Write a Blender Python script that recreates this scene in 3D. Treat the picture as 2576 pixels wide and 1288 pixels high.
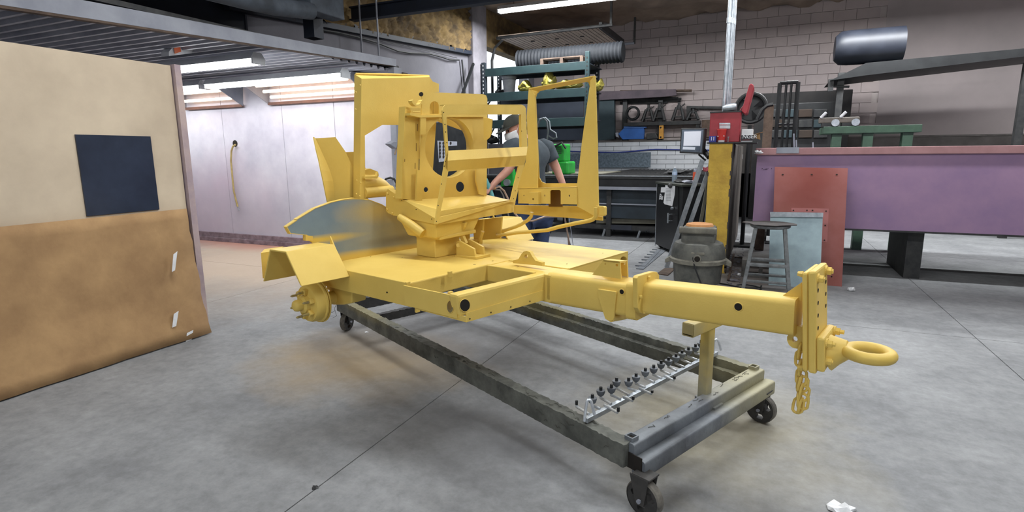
import bpy, bmesh, math, random
from mathutils import Vector as V, Matrix
from mathutils.geometry import tessellate_polygon
random.seed(7)
for o in list(bpy.data.objects): bpy.data.objects.remove(o)
scn = bpy.context.scene; COL = scn.collection
# ---------------------------------------------------------------- camera
FPX, PITCH, ROLL, CH, YAW = 1400.0, math.radians(10.36), math.radians(-0.5), 1.4, math.radians(24.2)
def _basis():
    cp, sp, cr, sr = math.cos(PITCH), math.sin(PITCH), math.cos(ROLL), math.sin(ROLL)
    r, u, f = V((1,0,0)), V((0,sp,cp)), V((0,cp,-sp))
    r2, u2 = r*cr+u*sr, u*cr-r*sr
    M = Matrix.Rotation(YAW, 3, 'Z')
    return M@r2, M@u2, M@f
CR, CU, CF = _basis(); CO = V((0,0,CH))
cam = bpy.data.cameras.new('camera'); camo = bpy.data.objects.new('camera', cam); COL.objects.link(camo)
camo.matrix_world = Matrix(((CR.x,CU.x,-CF.x,0),(CR.y,CU.y,-CF.y,0),(CR.z,CU.z,-CF.z,CH),(0,0,0,1)))
cam.sensor_width = 36; cam.lens = 36*FPX/2576; cam.clip_start = .05; cam.clip_end = 200
scn.camera = camo
# ---------------------------------------------------------------- world, exposure
w = bpy.data.worlds.new('world'); scn.world = w; w.use_nodes = True
bg = w.node_tree.nodes['Background']; bg.inputs[0].default_value = (.86,.93,1,1); bg.inputs[1].default_value = 1.7
vs = scn.view_settings; vs.view_transform = 'Standard'; vs.look = 'None'; vs.gamma = 1; vs.use_curve_mapping = False; vs.exposure = 0.0
# ---------------------------------------------------------------- pixel -> position
def ray(x, y): return CR*((x-1288)/FPX) - CU*((y-644)/FPX) + CF
def ZP(x, y, z=0.0): d = ray(x,y); return CO+d*((z-CH)/d.z)
def YP(x, y, v): d = ray(x,y); return CO+d*(v/d.y)
def XP(x, y, v): d = ray(x,y); return CO+d*(v/d.x)
def QP(x, y, P0, n): d = ray(x,y); return CO+d*((V(P0)-CO).dot(n)/d.dot(n))
TA = math.radians(-15)
TS_ = V((math.cos(TA), math.sin(TA), 0)); TL_ = V((-TS_.y, TS_.x, 0)); UP = V((0,0,1))
TO = ZP(1385, 690, .84); TO.z = 0
def TW(s, l, z): return TO+TS_*s+TL_*l+UP*z
def PS(x, y, s): return QP(x, y, TO+TS_*s, TS_)
def PL(x, y, l): return QP(x, y, TO+TL_*l, TL_)
# ---------------------------------------------------------------- materials
def lin(c):
    return tuple((v/12.92 if v <= .04045 else ((v+.055)/1.055)**2.4) for v in [a/255 for a in c])
MATS = {}
def mat(name, c1, c2=None, scale=6, rough=.6, metal=0, bump=0, bscale=None, fac=(.35,.65), detail=6, spec=.5):
    if name in MATS: return MATS[name]
    m = bpy.data.materials.new(name); m.use_nodes = True; nt = m.node_tree; b = nt.nodes['Principled BSDF']
    b.inputs['Roughness'].default_value = rough; b.inputs['Metallic'].default_value = metal
    b.inputs['Specular IOR Level'].default_value = spec
    A = (*lin(c1), 1); B = (*lin(c2 or [v*.92 for v in c1]), 1)
    tc = nt.nodes.new('ShaderNodeTexCoord'); geo = nt.nodes.new('ShaderNodeNewGeometry')
    n = nt.nodes.new('ShaderNodeTexNoise'); n.inputs['Scale'].default_value = scale; n.inputs['Detail'].default_value = detail
    n.inputs['Roughness'].default_value = .62
    nt.links.new(geo.outputs['Position'], n.inputs['Vector'])
    r = nt.nodes.new('ShaderNodeValToRGB'); r.color_ramp.elements[0].position = fac[0]; r.color_ramp.elements[1].position = fac[1]
    r.color_ramp.elements[0].color = A; r.color_ramp.elements[1].color = B
    nt.links.new(n.outputs['Fac'], r.inputs['Fac']); nt.links.new(r.outputs['Color'], b.inputs['Base Color'])
    if bump:
        n2 = nt.nodes.new('ShaderNodeTexNoise'); n2.inputs['Scale'].default_value = bscale or scale*6; n2.inputs['Detail'].default_value = 5
        nt.links.new(geo.outputs['Position'], n2.inputs['Vector'])
        bp = nt.nodes.new('ShaderNodeBump'); bp.inputs['Strength'].default_value = bump; bp.inputs['Distance'].default_value = .01
        nt.links.new(n2.outputs['Fac'], bp.inputs['Height']); nt.links.new(bp.outputs['Normal'], b.inputs['Normal'])
    MATS[name] = m; return m
def emis(name, c, strength):
    m = bpy.data.materials.new(name); m.use_nodes = True; b = m.node_tree.nodes['Principled BSDF']
    b.inputs['Base Color'].default_value = (*lin(c),1); b.inputs['Emission Color'].default_value = (*lin(c),1); b.inputs['Emission Strength'].default_value = strength
    return m
def overlay(m, c, centre, radii, noise=.5, nscale=3.0, power=1.0, amount=1.0):
    """pigment patch with a shape of its own (paint overspray, stains), ellipsoid falloff in world space"""
    nt = m.node_tree; b = nt.nodes['Principled BSDF']; src = b.inputs['Base Color'].links[0].from_socket
    geo = nt.nodes.new('ShaderNodeNewGeometry')
    mp = nt.nodes.new('ShaderNodeMapping'); mp.vector_type = 'TEXTURE'
    mp.inputs['Location'].default_value = centre; mp.inputs['Scale'].default_value = radii
    nt.links.new(geo.outputs['Position'], mp.inputs['Vector'])
    ln = nt.nodes.new('ShaderNodeVectorMath'); ln.operation = 'LENGTH'; nt.links.new(mp.outputs['Vector'], ln.inputs[0])
    n = nt.nodes.new('ShaderNodeTexNoise'); n.inputs['Scale'].default_value = nscale; n.inputs['Detail'].default_value = 5
    nt.links.new(geo.outputs['Position'], n.inputs['Vector'])
    a = nt.nodes.new('ShaderNodeMath'); a.operation = 'MULTIPLY_ADD'; a.inputs[1].default_value = noise*2; a.inputs[2].default_value = -noise
    nt.links.new(n.outputs['Fac'], a.inputs[0])
    s = nt.nodes.new('ShaderNodeMath'); s.operation = 'ADD'; nt.links.new(ln.outputs['Value'], s.inputs[0]); nt.links.new(a.outputs[0], s.inputs[1])
    mr = nt.nodes.new('ShaderNodeMapRange'); mr.inputs[1].default_value = 0.25; mr.inputs[2].default_value = 1.0; mr.inputs[3].default_value = amount; mr.inputs[4].default_value = 0
    nt.links.new(s.outputs[0], mr.inputs[0])
    mx = nt.nodes.new('ShaderNodeMix'); mx.data_type = 'RGBA'; mx.inputs[7].default_value = (*lin(c),1)
    nt.links.new(mr.outputs[0], mx.inputs[0]); nt.links.new(src, mx.inputs[6]); nt.links.new(mx.outputs[2], b.inputs['Base Color'])
YEL = mat('yellow_paint', (223,193,101), (216,185,93), 5, .5, 0, .06, 160, spec=.35)
DYEL = mat('dark_yellow_paint', (150,118,55), (120,95,50), 12, .7)
BOLTM = mat('painted_bolt_steel', (150,140,120), (190,170,90), 60, .5, .4)
HOLE = mat('dark_opening', (22,18,14), (32,26,20), 8, .9)
GRIME = mat('grimy_cart_steel', (108,110,104), (72,74,70), 9, .75, .1, .55, 24)
SLATE = mat('slate_grey_bar', (118,124,130), (92,96,104), 6, .55, .3, .25, 40)
CASTM = mat('black_caster', (38,38,38), (62,60,58), 14, .6)
RUBW = mat('worn_wheel_rim', (112,108,100), (64,62,58), 20, .7)
GALV = mat('galvanised_steel', (196,202,208), (160,168,176), 16, .38, .75)
RODM = mat('zinc_rod', (214,220,226), (186,192,200), 30, .35, .6)
DKST = mat('dark_steel', (46,48,50), (66,66,66), 10, .6, .3)
BLK = mat('black_steel', (20,22,25), (34,36,38), 6, .5)
RACKG = mat('rack_green', (22,42,46), (28,50,52), 8, .5)
RACKD = mat('rack_dark', (28,36,44), (40,48,56), 8, .6)
WHT = mat('white_panel', (222,220,230), (192,190,204), 1.3, .55, 0, .05, 40)
GREYW = mat('grey_block_paint', (124,123,130), (108,107,115), 1.2, .85, 0, .1, 40)
BLOCK = mat('beige_block_paint', (168,156,154), (152,142,142), .7, .85, 0, .15, 60)
JOINTM = mat('block_joint', (178,168,166), (160,152,150), 2, .9)
LOWB = mat('white_block_paint', (205,208,212), (184,188,194), 2, .8, 0, .12, 60)
LOWJ = mat('white_block_joint', (120,122,126), (100,102,106), 3, .9)
FOAM = mat('spray_foam', (140,116,74), (58,48,38), 3.2, .95, 0, 1.0, 9, (.3,.72))
BEAM = mat('dark_beam_paint', (32,40,56), (24,30,42), 3, .6)
GREYM = mat('grey_painted_metal', (150,154,164), (128,132,144), 3, .55)
DUCT = mat('dusty_duct', (74,82,92), (48,54,62), 5, .7)
WOODM = mat('old_wood', (98,82,70), (70,56,48), 8, .85, 0, .3, 40)
DOORW = mat('door_panel_paint', (232,212,194), (212,190,172), 3, .7)
CARD = mat('cardboard', (176,142,100), (150,118,82), 3, .9, 0, .2, 20)
CORR = mat('corrugated_roof_sheet', (176,180,192), (140,144,158), 2, .5, .3)
BLUEP = mat('primer_blue_grey', (122,144,162), (112,132,150), 4, .6, 0, .04, 120)
RED = mat('red_enamel', (166,52,62), (146,44,54), 8, .45)
COLY = mat('column_yellow', (216,180,74), (184,148,62), 5, .75, 0, .3, 30, (.42,.7))
CONC = mat('raw_concrete', (92,84,78), (60,54,50), 5, .95, 0, .5, 20)
PURP = mat('purple_bin_paint', (142,116,150), (158,128,158), 3, .6)
RUST = mat('rust_primer', (132,70,60), (144,86,82), 2.2, .7)
VACM = mat('dusty_vac_plastic', (104,104,98), (70,72,70), 7, .8, 0, .1, 60)
VACL = mat('dusty_vac_lid', (132,130,118), (100,98,90), 9, .85)
WHITE = mat('white_paper', (228,230,232), (212,214,218), 12, .8)
GREEN = mat('green_machine', (40,170,60), (34,140,52), 6, .45)
SKIN = mat('skin', (196,146,126), (182,130,112), 18, .55)
SHIRT = mat('grey_tshirt', (70,80,88), (58,66,74), 14, .9)
JEAN = mat('blue_jeans', (58,74,110), (44,56,86), 14, .9)
# ---------------------------------------------------------------- mesh helpers
class MB:
    def __init__(s): s.v = []; s.f = []
    def add(s, vs, fs):
        k = len(s.v); s.v += [V(a) for a in vs]; s.f += [tuple(i+k for i in f) for f in fs]; return s
    def box(s, c, size, ax=None):
        ax = ax or (V((1,0,0)), V((0,1,0)), V((0,0,1))); c = V(c); h = [ax[i]*(size[i]/2) for i in range(3)]
        vs = [c+h[0]*a+h[1]*b+h[2]*d for a in (-1,1) for b in (-1,1) for d in (-1,1)]
        return s.add(vs, [(0,1,3,2),(4,6,7,5),(0,4,5,1),(2,3,7,6),(0,2,6,4),(1,5,7,3)])
    def lohi(s, a, b): return s.box([(a[i]+b[i])/2 for i in range(3)], [abs(b[i]-a[i]) for i in range(3)])
    def prism(s, poly, vec):
        poly = [V(p) for p in poly]; vec = V(vec); n = len(poly)
        return s.add(poly+[p+vec for p in poly], [tuple(range(n)), tuple(range(2*n-1,n-1,-1))]+[(i,n+i,n+(i+1)%n,(i+1)%n) for i in range(n)])
    def sheet(s, poly, vec, holes=()):
        if not holes: return s.prism(poly, vec)
        loops = [[V(p) for p in poly]]+[[V(p) for p in h] for h in holes]
        flat = [p for l in loops for p in l]; n = len(flat); tr = tessellate_polygon(loops)
        fs = [tuple(t) for t in tr]+[tuple(i+n for i in reversed(t)) for t in tr]; k = 0
        for l in loops:
            m = len(l); fs += [(k+i,k+(i+1)%m,k+(i+1)%m+n,k+i+n) for i in range(m)]; k += m
        return s.add(flat+[p+V(vec) for p in flat], fs)
    def tube(s, pts, r, n=8, closed=False, cap=True):
        pts = [V(p) for p in pts]; m = len(pts); rs = r if isinstance(r,(list,tuple)) else [r]*m
        up = None; rings = []
        for i,p in enumerate(pts):
            a = pts[i-1] if (i > 0 or closed) else p; b = pts[(i+1)%m] if (i < m-1 or closed) else p
            t = (b-a).normalized()
            if up is None: up = t.orthogonal().normalized()
            up = (up-t*up.dot(t)); up = up.normalized() if up.length > 1e-6 else t.orthogonal().normalized()
            q = t.cross(up)
            rings.append([p+(up*math.cos(k*2*math.pi/n)+q*math.sin(k*2*math.pi/n))*rs[i] for k in range(n)])
        fs = []
        for i in range(m if closed else m-1):
            j = (i+1)%m
            fs += [(i*n+k, i*n+(k+1)%n, j*n+(k+1)%n, j*n+k) for k in range(n)]
        if cap and not closed: fs += [tuple(range(n-1,-1,-1)), tuple((m-1)*n+k for k in range(n))]
        return s.add([p for r_ in rings for p in r_], fs)
    def lathe(s, o, axis, prof, n=20, sx=1.0):
        o = V(o); ax = V(axis).normalized(); u = ax.orthogonal().normalized()
        if abs(ax.z) > .99: u = V((1,0,0))
        q = ax.cross(u); m = len(prof)
        vs = [o+ax*h+(u*math.cos(k*2*math.pi/n)*sx+q*math.sin(k*2*math.pi/n))*r for r,h in prof for k in range(n)]
        fs = [(i*n+k,i*n+(k+1)%n,(i+1)*n+(k+1)%n,(i+1)*n+k) for i in range(m-1) for k in range(n)]
        fs += [tuple(range(n-1,-1,-1)), tuple((m-1)*n+k for k in range(n))]
        return s.add(vs, fs)
    def rtube(s, a, b, wdt, hgt, side, r=.012, wall=0):
        """rounded rectangular tube from a to b (a, b on the axis)"""
        a, b = V(a), V(b); t = (b-a).normalized(); side = V(side); side = (side-t*side.dot(t)).normalized(); up = t.cross(side)
        if up.z < 0: up = -up
        def loop(dw, rr):
            out = []
            for (sx,sy,a0) in ((1,1,0),(-1,1,90),(-1,-1,180),(1,-1,270)):
                for k in range(4):
                    an = math.radians(a0+30*k); out.append(side*(sx*(wdt/2-dw-rr)+rr*math.cos(an))+up*(sy*(hgt/2-dw-rr)+rr*math.sin(an)))
            return out
        o = loop(0, r); n = len(o)
        if not wall: return s.prism([a+p for p in o], b-a)
        i = loop(wall, max(.002, r-wall)); vs = [a+p for p in o]+[b+p for p in o]+[a+p for p in i]+[b+p for p in i]; fs = []
        for k in range(n):
            j = (k+1)%n
            fs += [(k,j,n+j,n+k),(2*n+k,3*n+k,3*n+j,2*n+j),(k,2*n+k,2*n+j,j),(n+k,n+j,3*n+j,3*n+k)]
        return s.add(vs, fs)
    def obj(s, name, m, parent=None, smooth=False, bevel=0, org=None):
        me = bpy.data.meshes.new(name)
        o = bpy.data.objects.new(name, me); COL.objects.link(o)
        if parent is not None:
            o.parent = parent; off = wpos(parent)
        else:
            off = V(org) if org is not None else V((0,0,0)); o.location = off
        me.from_pydata([tuple(p-off) for p in s.v], [], s.f); me.validate()
        bm = bmesh.new(); bm.from_mesh(me); bmesh.ops.recalc_face_normals(bm, faces=bm.faces); bm.to_mesh(me); bm.free()
        if m is not None: me.materials.append(m)
        if smooth == 'full':
            for p in me.polygons: p.use_smooth = True
        elif smooth:
            for p in me.polygons: p.use_smooth = True
            md = o.modifiers.new('wn','EDGE_SPLIT'); md.split_angle = math.radians(40)
        if bevel:
            md = o.modifiers.new('bevel','BEVEL'); md.width = bevel; md.segments = 2; md.limit_method = 'ANGLE'; md.angle_limit = math.radians(40)
        return o
def wpos(o):
    p = V(o.location)
    while o.parent: o = o.parent; p += V(o.location)
    return p
def tag(o, label, cat, group=None):
    o['label'] = label; o['category'] = cat
    if group: o['group'] = group
    return o
def thing(name, label, cat, loc=(0,0,0), group=None):
    o = bpy.data.objects.new(name, None); o.empty_display_size = .1; COL.objects.link(o); o.location = loc
    return tag(o, label, cat, group)
def struct(o): o['kind'] = 'structure'; return o
def snode(name, loc=(0,0,0)):
    o = bpy.data.objects.new(name, None); COL.objects.link(o); o.location = loc; return struct(o)
def copy_tree(o, dloc, label=None, rotz=None):
    c = o.copy(); COL.objects.link(c); c.location = V(o.location)+V(dloc)
    if label: c['label'] = label
    if rotz is not None: c.rotation_euler.z = rotz
    for ch in [a for a in o.children]:
        k = ch.copy(); COL.objects.link(k); k.parent = c
        for g in [a for a in ch.children]:
            j = g.copy(); COL.objects.link(j); j.parent = k
    return c
def ell(cx, cy, rx, ry, n=20, a0=0): return [(cx+rx*math.cos(2*math.pi*k/n+a0), cy+ry*math.sin(2*math.pi*k/n+a0)) for k in range(n)]
X_, Y_, Z_ = V((1,0,0)), V((0,1,0)), V((0,0,1))
# ================================================================ SETTING
YB, XG, ROOF = 13.6, -5.45, 4.36
FL = mat('floor_concrete', (148,150,152), (112,114,117), 1.6, .8, 0, .12, 30, (.3,.72))
def floor_extra():
    nt = FL.node_tree; b = nt.nodes['Principled BSDF']; src = b.inputs['Base Color'].links[0].from_socket
    geo = nt.nodes.new('ShaderNodeNewGeometry'); n = nt.nodes.new('ShaderNodeTexNoise'); n.inputs['Scale'].default_value = 14; n.inputs['Detail'].default_value = 8; n.inputs['Roughness'].default_value = .75
    nt.links.new(geo.outputs['Position'], n.inputs['Vector'])
    mr = nt.nodes.new('ShaderNodeMapRange'); mr.inputs[1].default_value = .3; mr.inputs[2].default_value = .72; mr.inputs[3].default_value = .74; mr.inputs[4].default_value = 1.16
    nt.links.new(n.outputs['Fac'], mr.inputs[0])
    mx = nt.nodes.new('ShaderNodeMix'); mx.data_type = 'RGBA'; mx.blend_type = 'MULTIPLY'; mx.inputs[0].default_value = 1
    nt.links.new(src, mx.inputs[6]); nt.links.new(mr.outputs[0], mx.inputs[7]); nt.links.new(mx.outputs[2], b.inputs['Base Color'])
floor_extra()
overlay(FL, (186,166,144), (-6.6,5.3,0), (3.6,3.4,2), .35, 1.2, amount=.8)     # tan paint dust in the booth
overlay(FL, (180,112,96), (-7.6,6.5,0), (3.2,.7,2), .3, 2, amount=.6)          # red dust by the booth wall
overlay(FL, (160,136,92), (-2.45,2.95,0), (1.0,.75,1), .4, 2.5, amount=.7)       # mustard overspray under the hub
overlay(FL, (172,158,110), (-.2,2.9,0), (.8,.9,1), .5, 3, amount=.35)
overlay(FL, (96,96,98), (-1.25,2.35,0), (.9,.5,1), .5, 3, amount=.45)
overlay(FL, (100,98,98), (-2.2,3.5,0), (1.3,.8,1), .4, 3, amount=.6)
overlay(FL, (92,82,74), (-.1,7.2,0), (.9,2.2,1), .4, 4, amount=.8)               # dirt behind the column
fl = snode('floor')
MB().lohi((-13,-6,-.2),(9,15,-.016)).obj('sub_base', mat('floor_joint_dirt',(58,56,54),(44,42,40),6,.95), fl)
xs = [-13,-8.1,-4.87,-1.66,1.55,4.8,9]; ys = [-6,-1.2,1.9,5.1,9.0,15]
for i in range(6):
    for j in range(5):
        if j == 1 or j == 2:
            if j == 2: continue
            a, b_ = ys[1], ys[3]
        else: a, b_ = ys[j], ys[j+1]
        MB().lohi((xs[i]+.003,a+.003,-.1),(xs[i+1]-.003,b_-.003,0)).obj('slab', FL, fl)
# back wall: block courses above the ledge, half-high painted blocks below
wb = snode('wall_back')
MB().lohi((XG-.3,YB+.02,0),(9,YB+.3,ROOF+.3)).obj('wall_core', JOINTM, wb)
bm_ = None
def block_mesh(name, sx, sy, sz, m):
    o = MB().box((0,0,0),(sx,sy,sz)).obj(name, m, None); me = o.data; bpy.data.objects.remove(o); return me
BME = block_mesh('block', .398, .04, .195, BLOCK)
r_ = 0; z = 1.76
while z < ROOF:
    x = -4.2+(.203 if r_%2 else 0)
    while x < 1.9:
        o = bpy.data.objects.new('block', BME); COL.objects.link(o); o.parent = wb; o.location = (x, YB+.012+random.uniform(-.002,.002), z+.1)
        x += .406
    z += .203; r_ += 1
rw = mat('block_paint_far', (160,150,150), (146,138,138), .8, .85)
MB().lohi((2.0,YB-.008,1.7),(9,YB+.02,ROOF)).obj('plain_face', rw, wb)
MB().lohi((XG,YB-.008,1.7),(-4.42,YB+.02,ROOF)).obj('plain_face', rw, wb)
wl = snode('wall_back_lower')
MB().lohi((XG,13.22,0),(9,YB+.02,1.66)).obj('ledge_core', LOWJ, wl)
LME = block_mesh('half_block', .398, .03, .094, LOWB); r_ = 0; z = 1.612
while z > .95:
    x = -4.9+(.203 if r_%2 else 0)
    while x < -.6:
        o = bpy.data.objects.new('half_block', LME); COL.objects.link(o); o.parent = wl; o.location = (x, 13.215+random.uniform(-.002,.002), z)
        x += .406
    z -= .102; r_ += 1
MB().lohi((-.6,13.2,0),(9,13.25,1.66)).obj('plain_face', mat('dark_beige_lower_wall',(84,80,78),(66,62,60),3,.9), wl); MB().lohi((XG,13.2,0),(9,13.25,.95)).obj('plain_face', LOWB, wl)  # lower wall turns dark beige from the column rightwards
MB().lohi((XG,13.19,1.66),(9,YB,1.69)).obj('ledge_cap', mat('dusty_ledge',(96,92,90),(70,66,64),4,.9), wl)
# left grey wall with pier and daylight doorway
PY0, PY1, DY1, DZ = 10.15, 10.75, 13.2, 3.62
gw = snode('wall_left')
MB().lohi((XG-.25,6.6,0),(XG-.03,PY0,ROOF)).obj('block_face', GREYW, gw); MB().lohi((XG-.08,4.9,2.6),(XG-.03,6.6,ROOF)).obj('block_face', GREYW, gw)
MB().lohi((XG-.25,DY1,0),(XG,YB,ROOF)).obj('block_face', GREYW, gw)
MB().lohi((XG-.25,PY1,DZ),(XG,DY1,ROOF)).obj('lintel', FOAM, gw)
struct(MB().lohi((XG-.3,PY0,0),(XG+.1,PY1,ROOF)).obj('trim_1', mat('pier_paint',(140,137,144),(116,113,120),3,.85), bevel=.02))
def rough_panel(name, x0, y0, y1, z0, z1, nx, nz, amp, m):
    mb = MB(); vs = []; rr = random.Random(3)
    for j in range(nz+1):
        for i in range(nx+1):
            vs.append((x0+rr.uniform(0,amp), y0+(y1-y0)*i/nx, z0+.066*(y0+(y1-y0)*i/nx-6.0)+(z1-z0-.066*(y0+(y1-y0)*i/nx-6.0))*j/nz+(rr.uniform(-.06,.04) if j == 0 else 0)))
    mb.add(vs, [(j*(nx+1)+i, j*(nx+1)+i+1, (j+1)*(nx+1)+i+1, (j+1)*(nx+1)+i) for j in range(nz) for i in range(nx)])
    return mb.obj(name, m, None, smooth='full')
f1 = rough_panel('wall_left_foam', XG-.02, 4.6, PY0+.1, 3.12, ROOF, 110, 26, .1, FOAM); struct(f1)
struct(MB().lohi((XG-.3,-6,2.75),(XG-.06,6.62,ROOF)).obj('wall_left_upper', BEAM))
# ceiling (foam coated roof)
cm = mat('roof_foam', (176,156,138), (116,102,94), 1.4, .95, 0, .9, 5, (.3,.75))
mb = MB(); nx, ny = 60, 60; rr = random.Random(5)
vs = [(XG-.4+(14.5)*i/nx, -6+20*j/ny, ROOF+rr.uniform(-.05,.1)) for j in range(ny+1) for i in range(nx+1)]
mb.add(vs, [(j*(nx+1)+i, j*(nx+1)+i+1, (j+1)*(nx+1)+i+1, (j+1)*(nx+1)+i) for j in range(ny) for i in range(nx)])
struct(mb.obj('ceiling', cm, None, smooth=True))
struct(MB().lohi((-6,-6,ROOF+.15),(9.2,14,ROOF+.3)).obj('ceiling_deck', cm))
# right and front walls; an unseen bay opening is added to let in fill daylight
struct(MB().lohi((8.8,-6,0),(9,14,ROOF)).obj('wall_right', BLOCK))
fw = snode('wall_front')
MB().lohi((-13,-6.2,0),(-3,-6,ROOF)).obj('wall_piece', GREYW, fw); MB().lohi((3.5,-6.2,0),(9,-6,ROOF)).obj('wall_piece', GREYW, fw); MB().lohi((-3,-6.2,3.2),(3.5,-6,ROOF)).obj('lintel', GREYW, fw)
# ---------------------------------------------------------------- spray booth
BX, BY, BC = -4.55, 6.47, 2.53
bw = snode('wall_booth')
MB().lohi((-13,BY+.012,0),(BX-.05,BY+.1,BC)).obj('backing', DKST, bw)
px_ = [-12.2,-10.5,-9.2,-7.98,-6.69,-5.69,BX-.06]
for a, b_ in zip(px_, px_[1:]): MB().lohi((a+.004,BY,.14),(b_-.004,BY+.012,BC)).obj('panel', WHT, bw)
overlay(WHT, (214,190,206), (-8.6,6.47,.6), (2.2,1,1.1), .5, 1.5, amount=.6)
overlay(WHT, (176,176,190), (-7.0,6.47,.35), (2.4,1,.7), .5, 2, amount=.5)
overlay(WHT, (186,188,198), (-5.3,6.47,1.45), (.5,1,.5), .5, 3, amount=.5)
BBM = mat('dusty_baseboard', (150,134,142), (112,96,104), 9, .85, 0, .2, 30)
bb = snode('baseboard_booth')
MB().lohi((-13,BY-.03,.07),(BX-.06,BY+.01,.15)).obj('upper_board', BBM, bb, bevel=.004); MB().lohi((-13,BY-.05,0),(BX-.06,BY+.01,.07)).obj('lower_board', BBM, bb, bevel=.004)
bs = snode('wall_booth_side'); MB().lohi((-13.1,-6,0),(-13,BY+.1,BC)).obj('side_panel', WHT, bs)
# corrugated booth ceiling, ribs run along x
mb = MB(); prof = []; y = 1.0
while y < BY+.05:
    prof += [(y,BC),(y+.05,BC),(y+.065,BC-.035),(y+.095,BC-.035),(y+.11,BC)]; y += .14
vs = [(x,a,b_) for x in (-13,BX-.06) for a,b_ in prof]; n = len(prof)
mb.add(vs, [(i,i+1,n+i+1,n+i) for i in range(n-1)])
struct(mb.obj('ceiling_booth', CORR))
struct(MB().lohi((-13,-6,BC+.02),(BX-.06,BY+.1,BC+.06)).obj('ceiling_booth_deck', DKST))
# header beam over the booth mouth + post
h0, h1, h2, h3 = XP(430,42,BX), XP(430,79,BX), XP(997,149,BX), XP(997,167,BX)
e0, e1 = h0+(h0-h2)*1.3, h1+(h1-h3)*1.3
struct(MB().prism([h2,h3,e1,e0],(-.1,0,0)).obj('trim_2', GREYM))
struct(MB().prism([h3,h3+V((0,-.05,0)),e1+V((0,0,0)),e1+V((0,0,-.03))],(-.06,0,0)).obj('trim_3', WOODM))
struct(MB().lohi((BX-.1,BY-.1,0),(BX,BY+.08,2.55)).obj('trim_4', GREYM, bevel=.005))
struct(MB().lohi((BX-.08,BY+.08,0),(BX+.02,BY+.2,2.5)).obj('trim_5', WOODM, bevel=.005))
# dark girder above the header
GY = XP(806,90,-4.7).y
gb = thing('girder', 'dark navy steel girder running above the spray booth header', 'beam', (-4.75,3,2.9))
MB().lohi((-4.85,-5,2.92),(-4.55,GY,2.97)).obj('lower_flange', BEAM, gb); MB().lohi((-4.72,-5,2.97),(-4.68,GY,3.42)).obj('web', BEAM, gb); MB().lohi((-4.85,-5,3.42),(-4.55,GY,3.47)).obj('upper_flange', BEAM, gb)
MB().lohi((-4.8,GY-.15,2.7),(-4.65,GY,2.92)).obj('bearing_post', BEAM, gb)
b2 = thing('roof_beam', 'dark steel roof beam crossing to the block pier', 'beam', (-4,6.6,3.24))
ZB = 3.24; p0, p1 = ZP(868,56,ZB), ZP(1182,15,ZB); yb = (p0.y+p1.y)/2
MB().lohi((XG+.08,yb-.06,ZB),(8.8,yb+.06,ZB+.02)).obj('lower_flange', BEAM, b2); MB().lohi((XG+.08,yb-.015,ZB+.02),(8.8,yb+.015,ZB+.16)).obj('web', BEAM, b2); MB().lohi((XG+.08,yb-.06,ZB+.16),(8.8,yb+.06,ZB+.18)).obj('upper_flange', BEAM, b2)
b3 = thing('eave_angle', 'dark angle iron along the top of the grey wall under yellowish foam', 'beam', (XG,8,3.1))
ez = lambda y, d: 3.06+.066*(y-6.0)+d
MB().prism([(XG-.028,4.6,ez(4.6,0)),(XG-.028,PY0,ez(PY0,0)),(XG-.028,PY0,ez(PY0,.07)),(XG-.028,4.6,ez(4.6,.07))],(.09,0,0)).obj('flange', BEAM, b3); MB().prism([(XG-.028,4.6,ez(4.6,.07)),(XG-.028,PY0,ez(PY0,.07)),(XG-.028,PY0,ez(PY0,.13)),(XG-.028,4.6,ez(4.6,.13))],(.03,0,0)).obj('upstand', BEAM, b3)
du = thing('air_duct', 'dusty grey sheet metal duct box hung over the girder', 'duct', (-4.3,4.6,3))
a = XP(782,0,-4.35); b_ = XP(868,58,-4.35)
MB().lohi((-4.53,a.y,b_.z+.03),(-4.35,b_.y,3.9)).obj('drop_box', DUCT, du, bevel=.01)
MB().tube([XP(782,28,-4.4),XP(690,16,-4.4),XP(620,0,-4.4),XP(430,-50,-4.4)],.085,14).obj('round_duct', DUCT, du, smooth=True)
for k,(x0,y0,y1) in enumerate(((910,20,132),(953,26,140))):
    p = YP(x0,y1,6.45); q = YP(x0-3,y0-40,6.45)
    tag(MB().tube([p,(p.x,p.y,ROOF)],.012,6).obj('hanger_rod', GREYM), ['thin steel hanger rod beside the duct box holding the booth header','thin steel hanger rod nearer the pier holding the booth header'][k], 'rod')
# cables on the grey wall
def wallcable(name, pts, r, label, m=DKST): 
    return tag(MB().tube([XP(x,y,XG+.02) for x,y in pts], r, 6).obj(name, m, None, smooth=True), label, 'cable')
wallcable('wall_cable', [(812,76),(850,82),(905,95),(950,108),(1000,128),(1030,133),(1080,135),(1110,143),(1130,150),(1155,151)], .014, 'thick sagging black cable clipped along the grey wall')
wallcable('wall_wire', [(905,92),(960,104),(1010,113),(1060,124),(1110,136),(1150,146)], .006, 'thin straight wire above the sagging cable on the grey wall')
wallcable('conduit_drop', [(1162,150),(1166,190),(1170,235)], .016, 'thin dark conduit dropping down the grey wall beside the pier')
tag(MB().tube([XP(1191,160,XG+.15),XP(1162,240,XG+.15),XP(1150,300,XG+.15)],.03,4).obj('leaning_bar', BLK), 'black flat bar leaning on the grey wall by the pier', 'bar')
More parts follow.
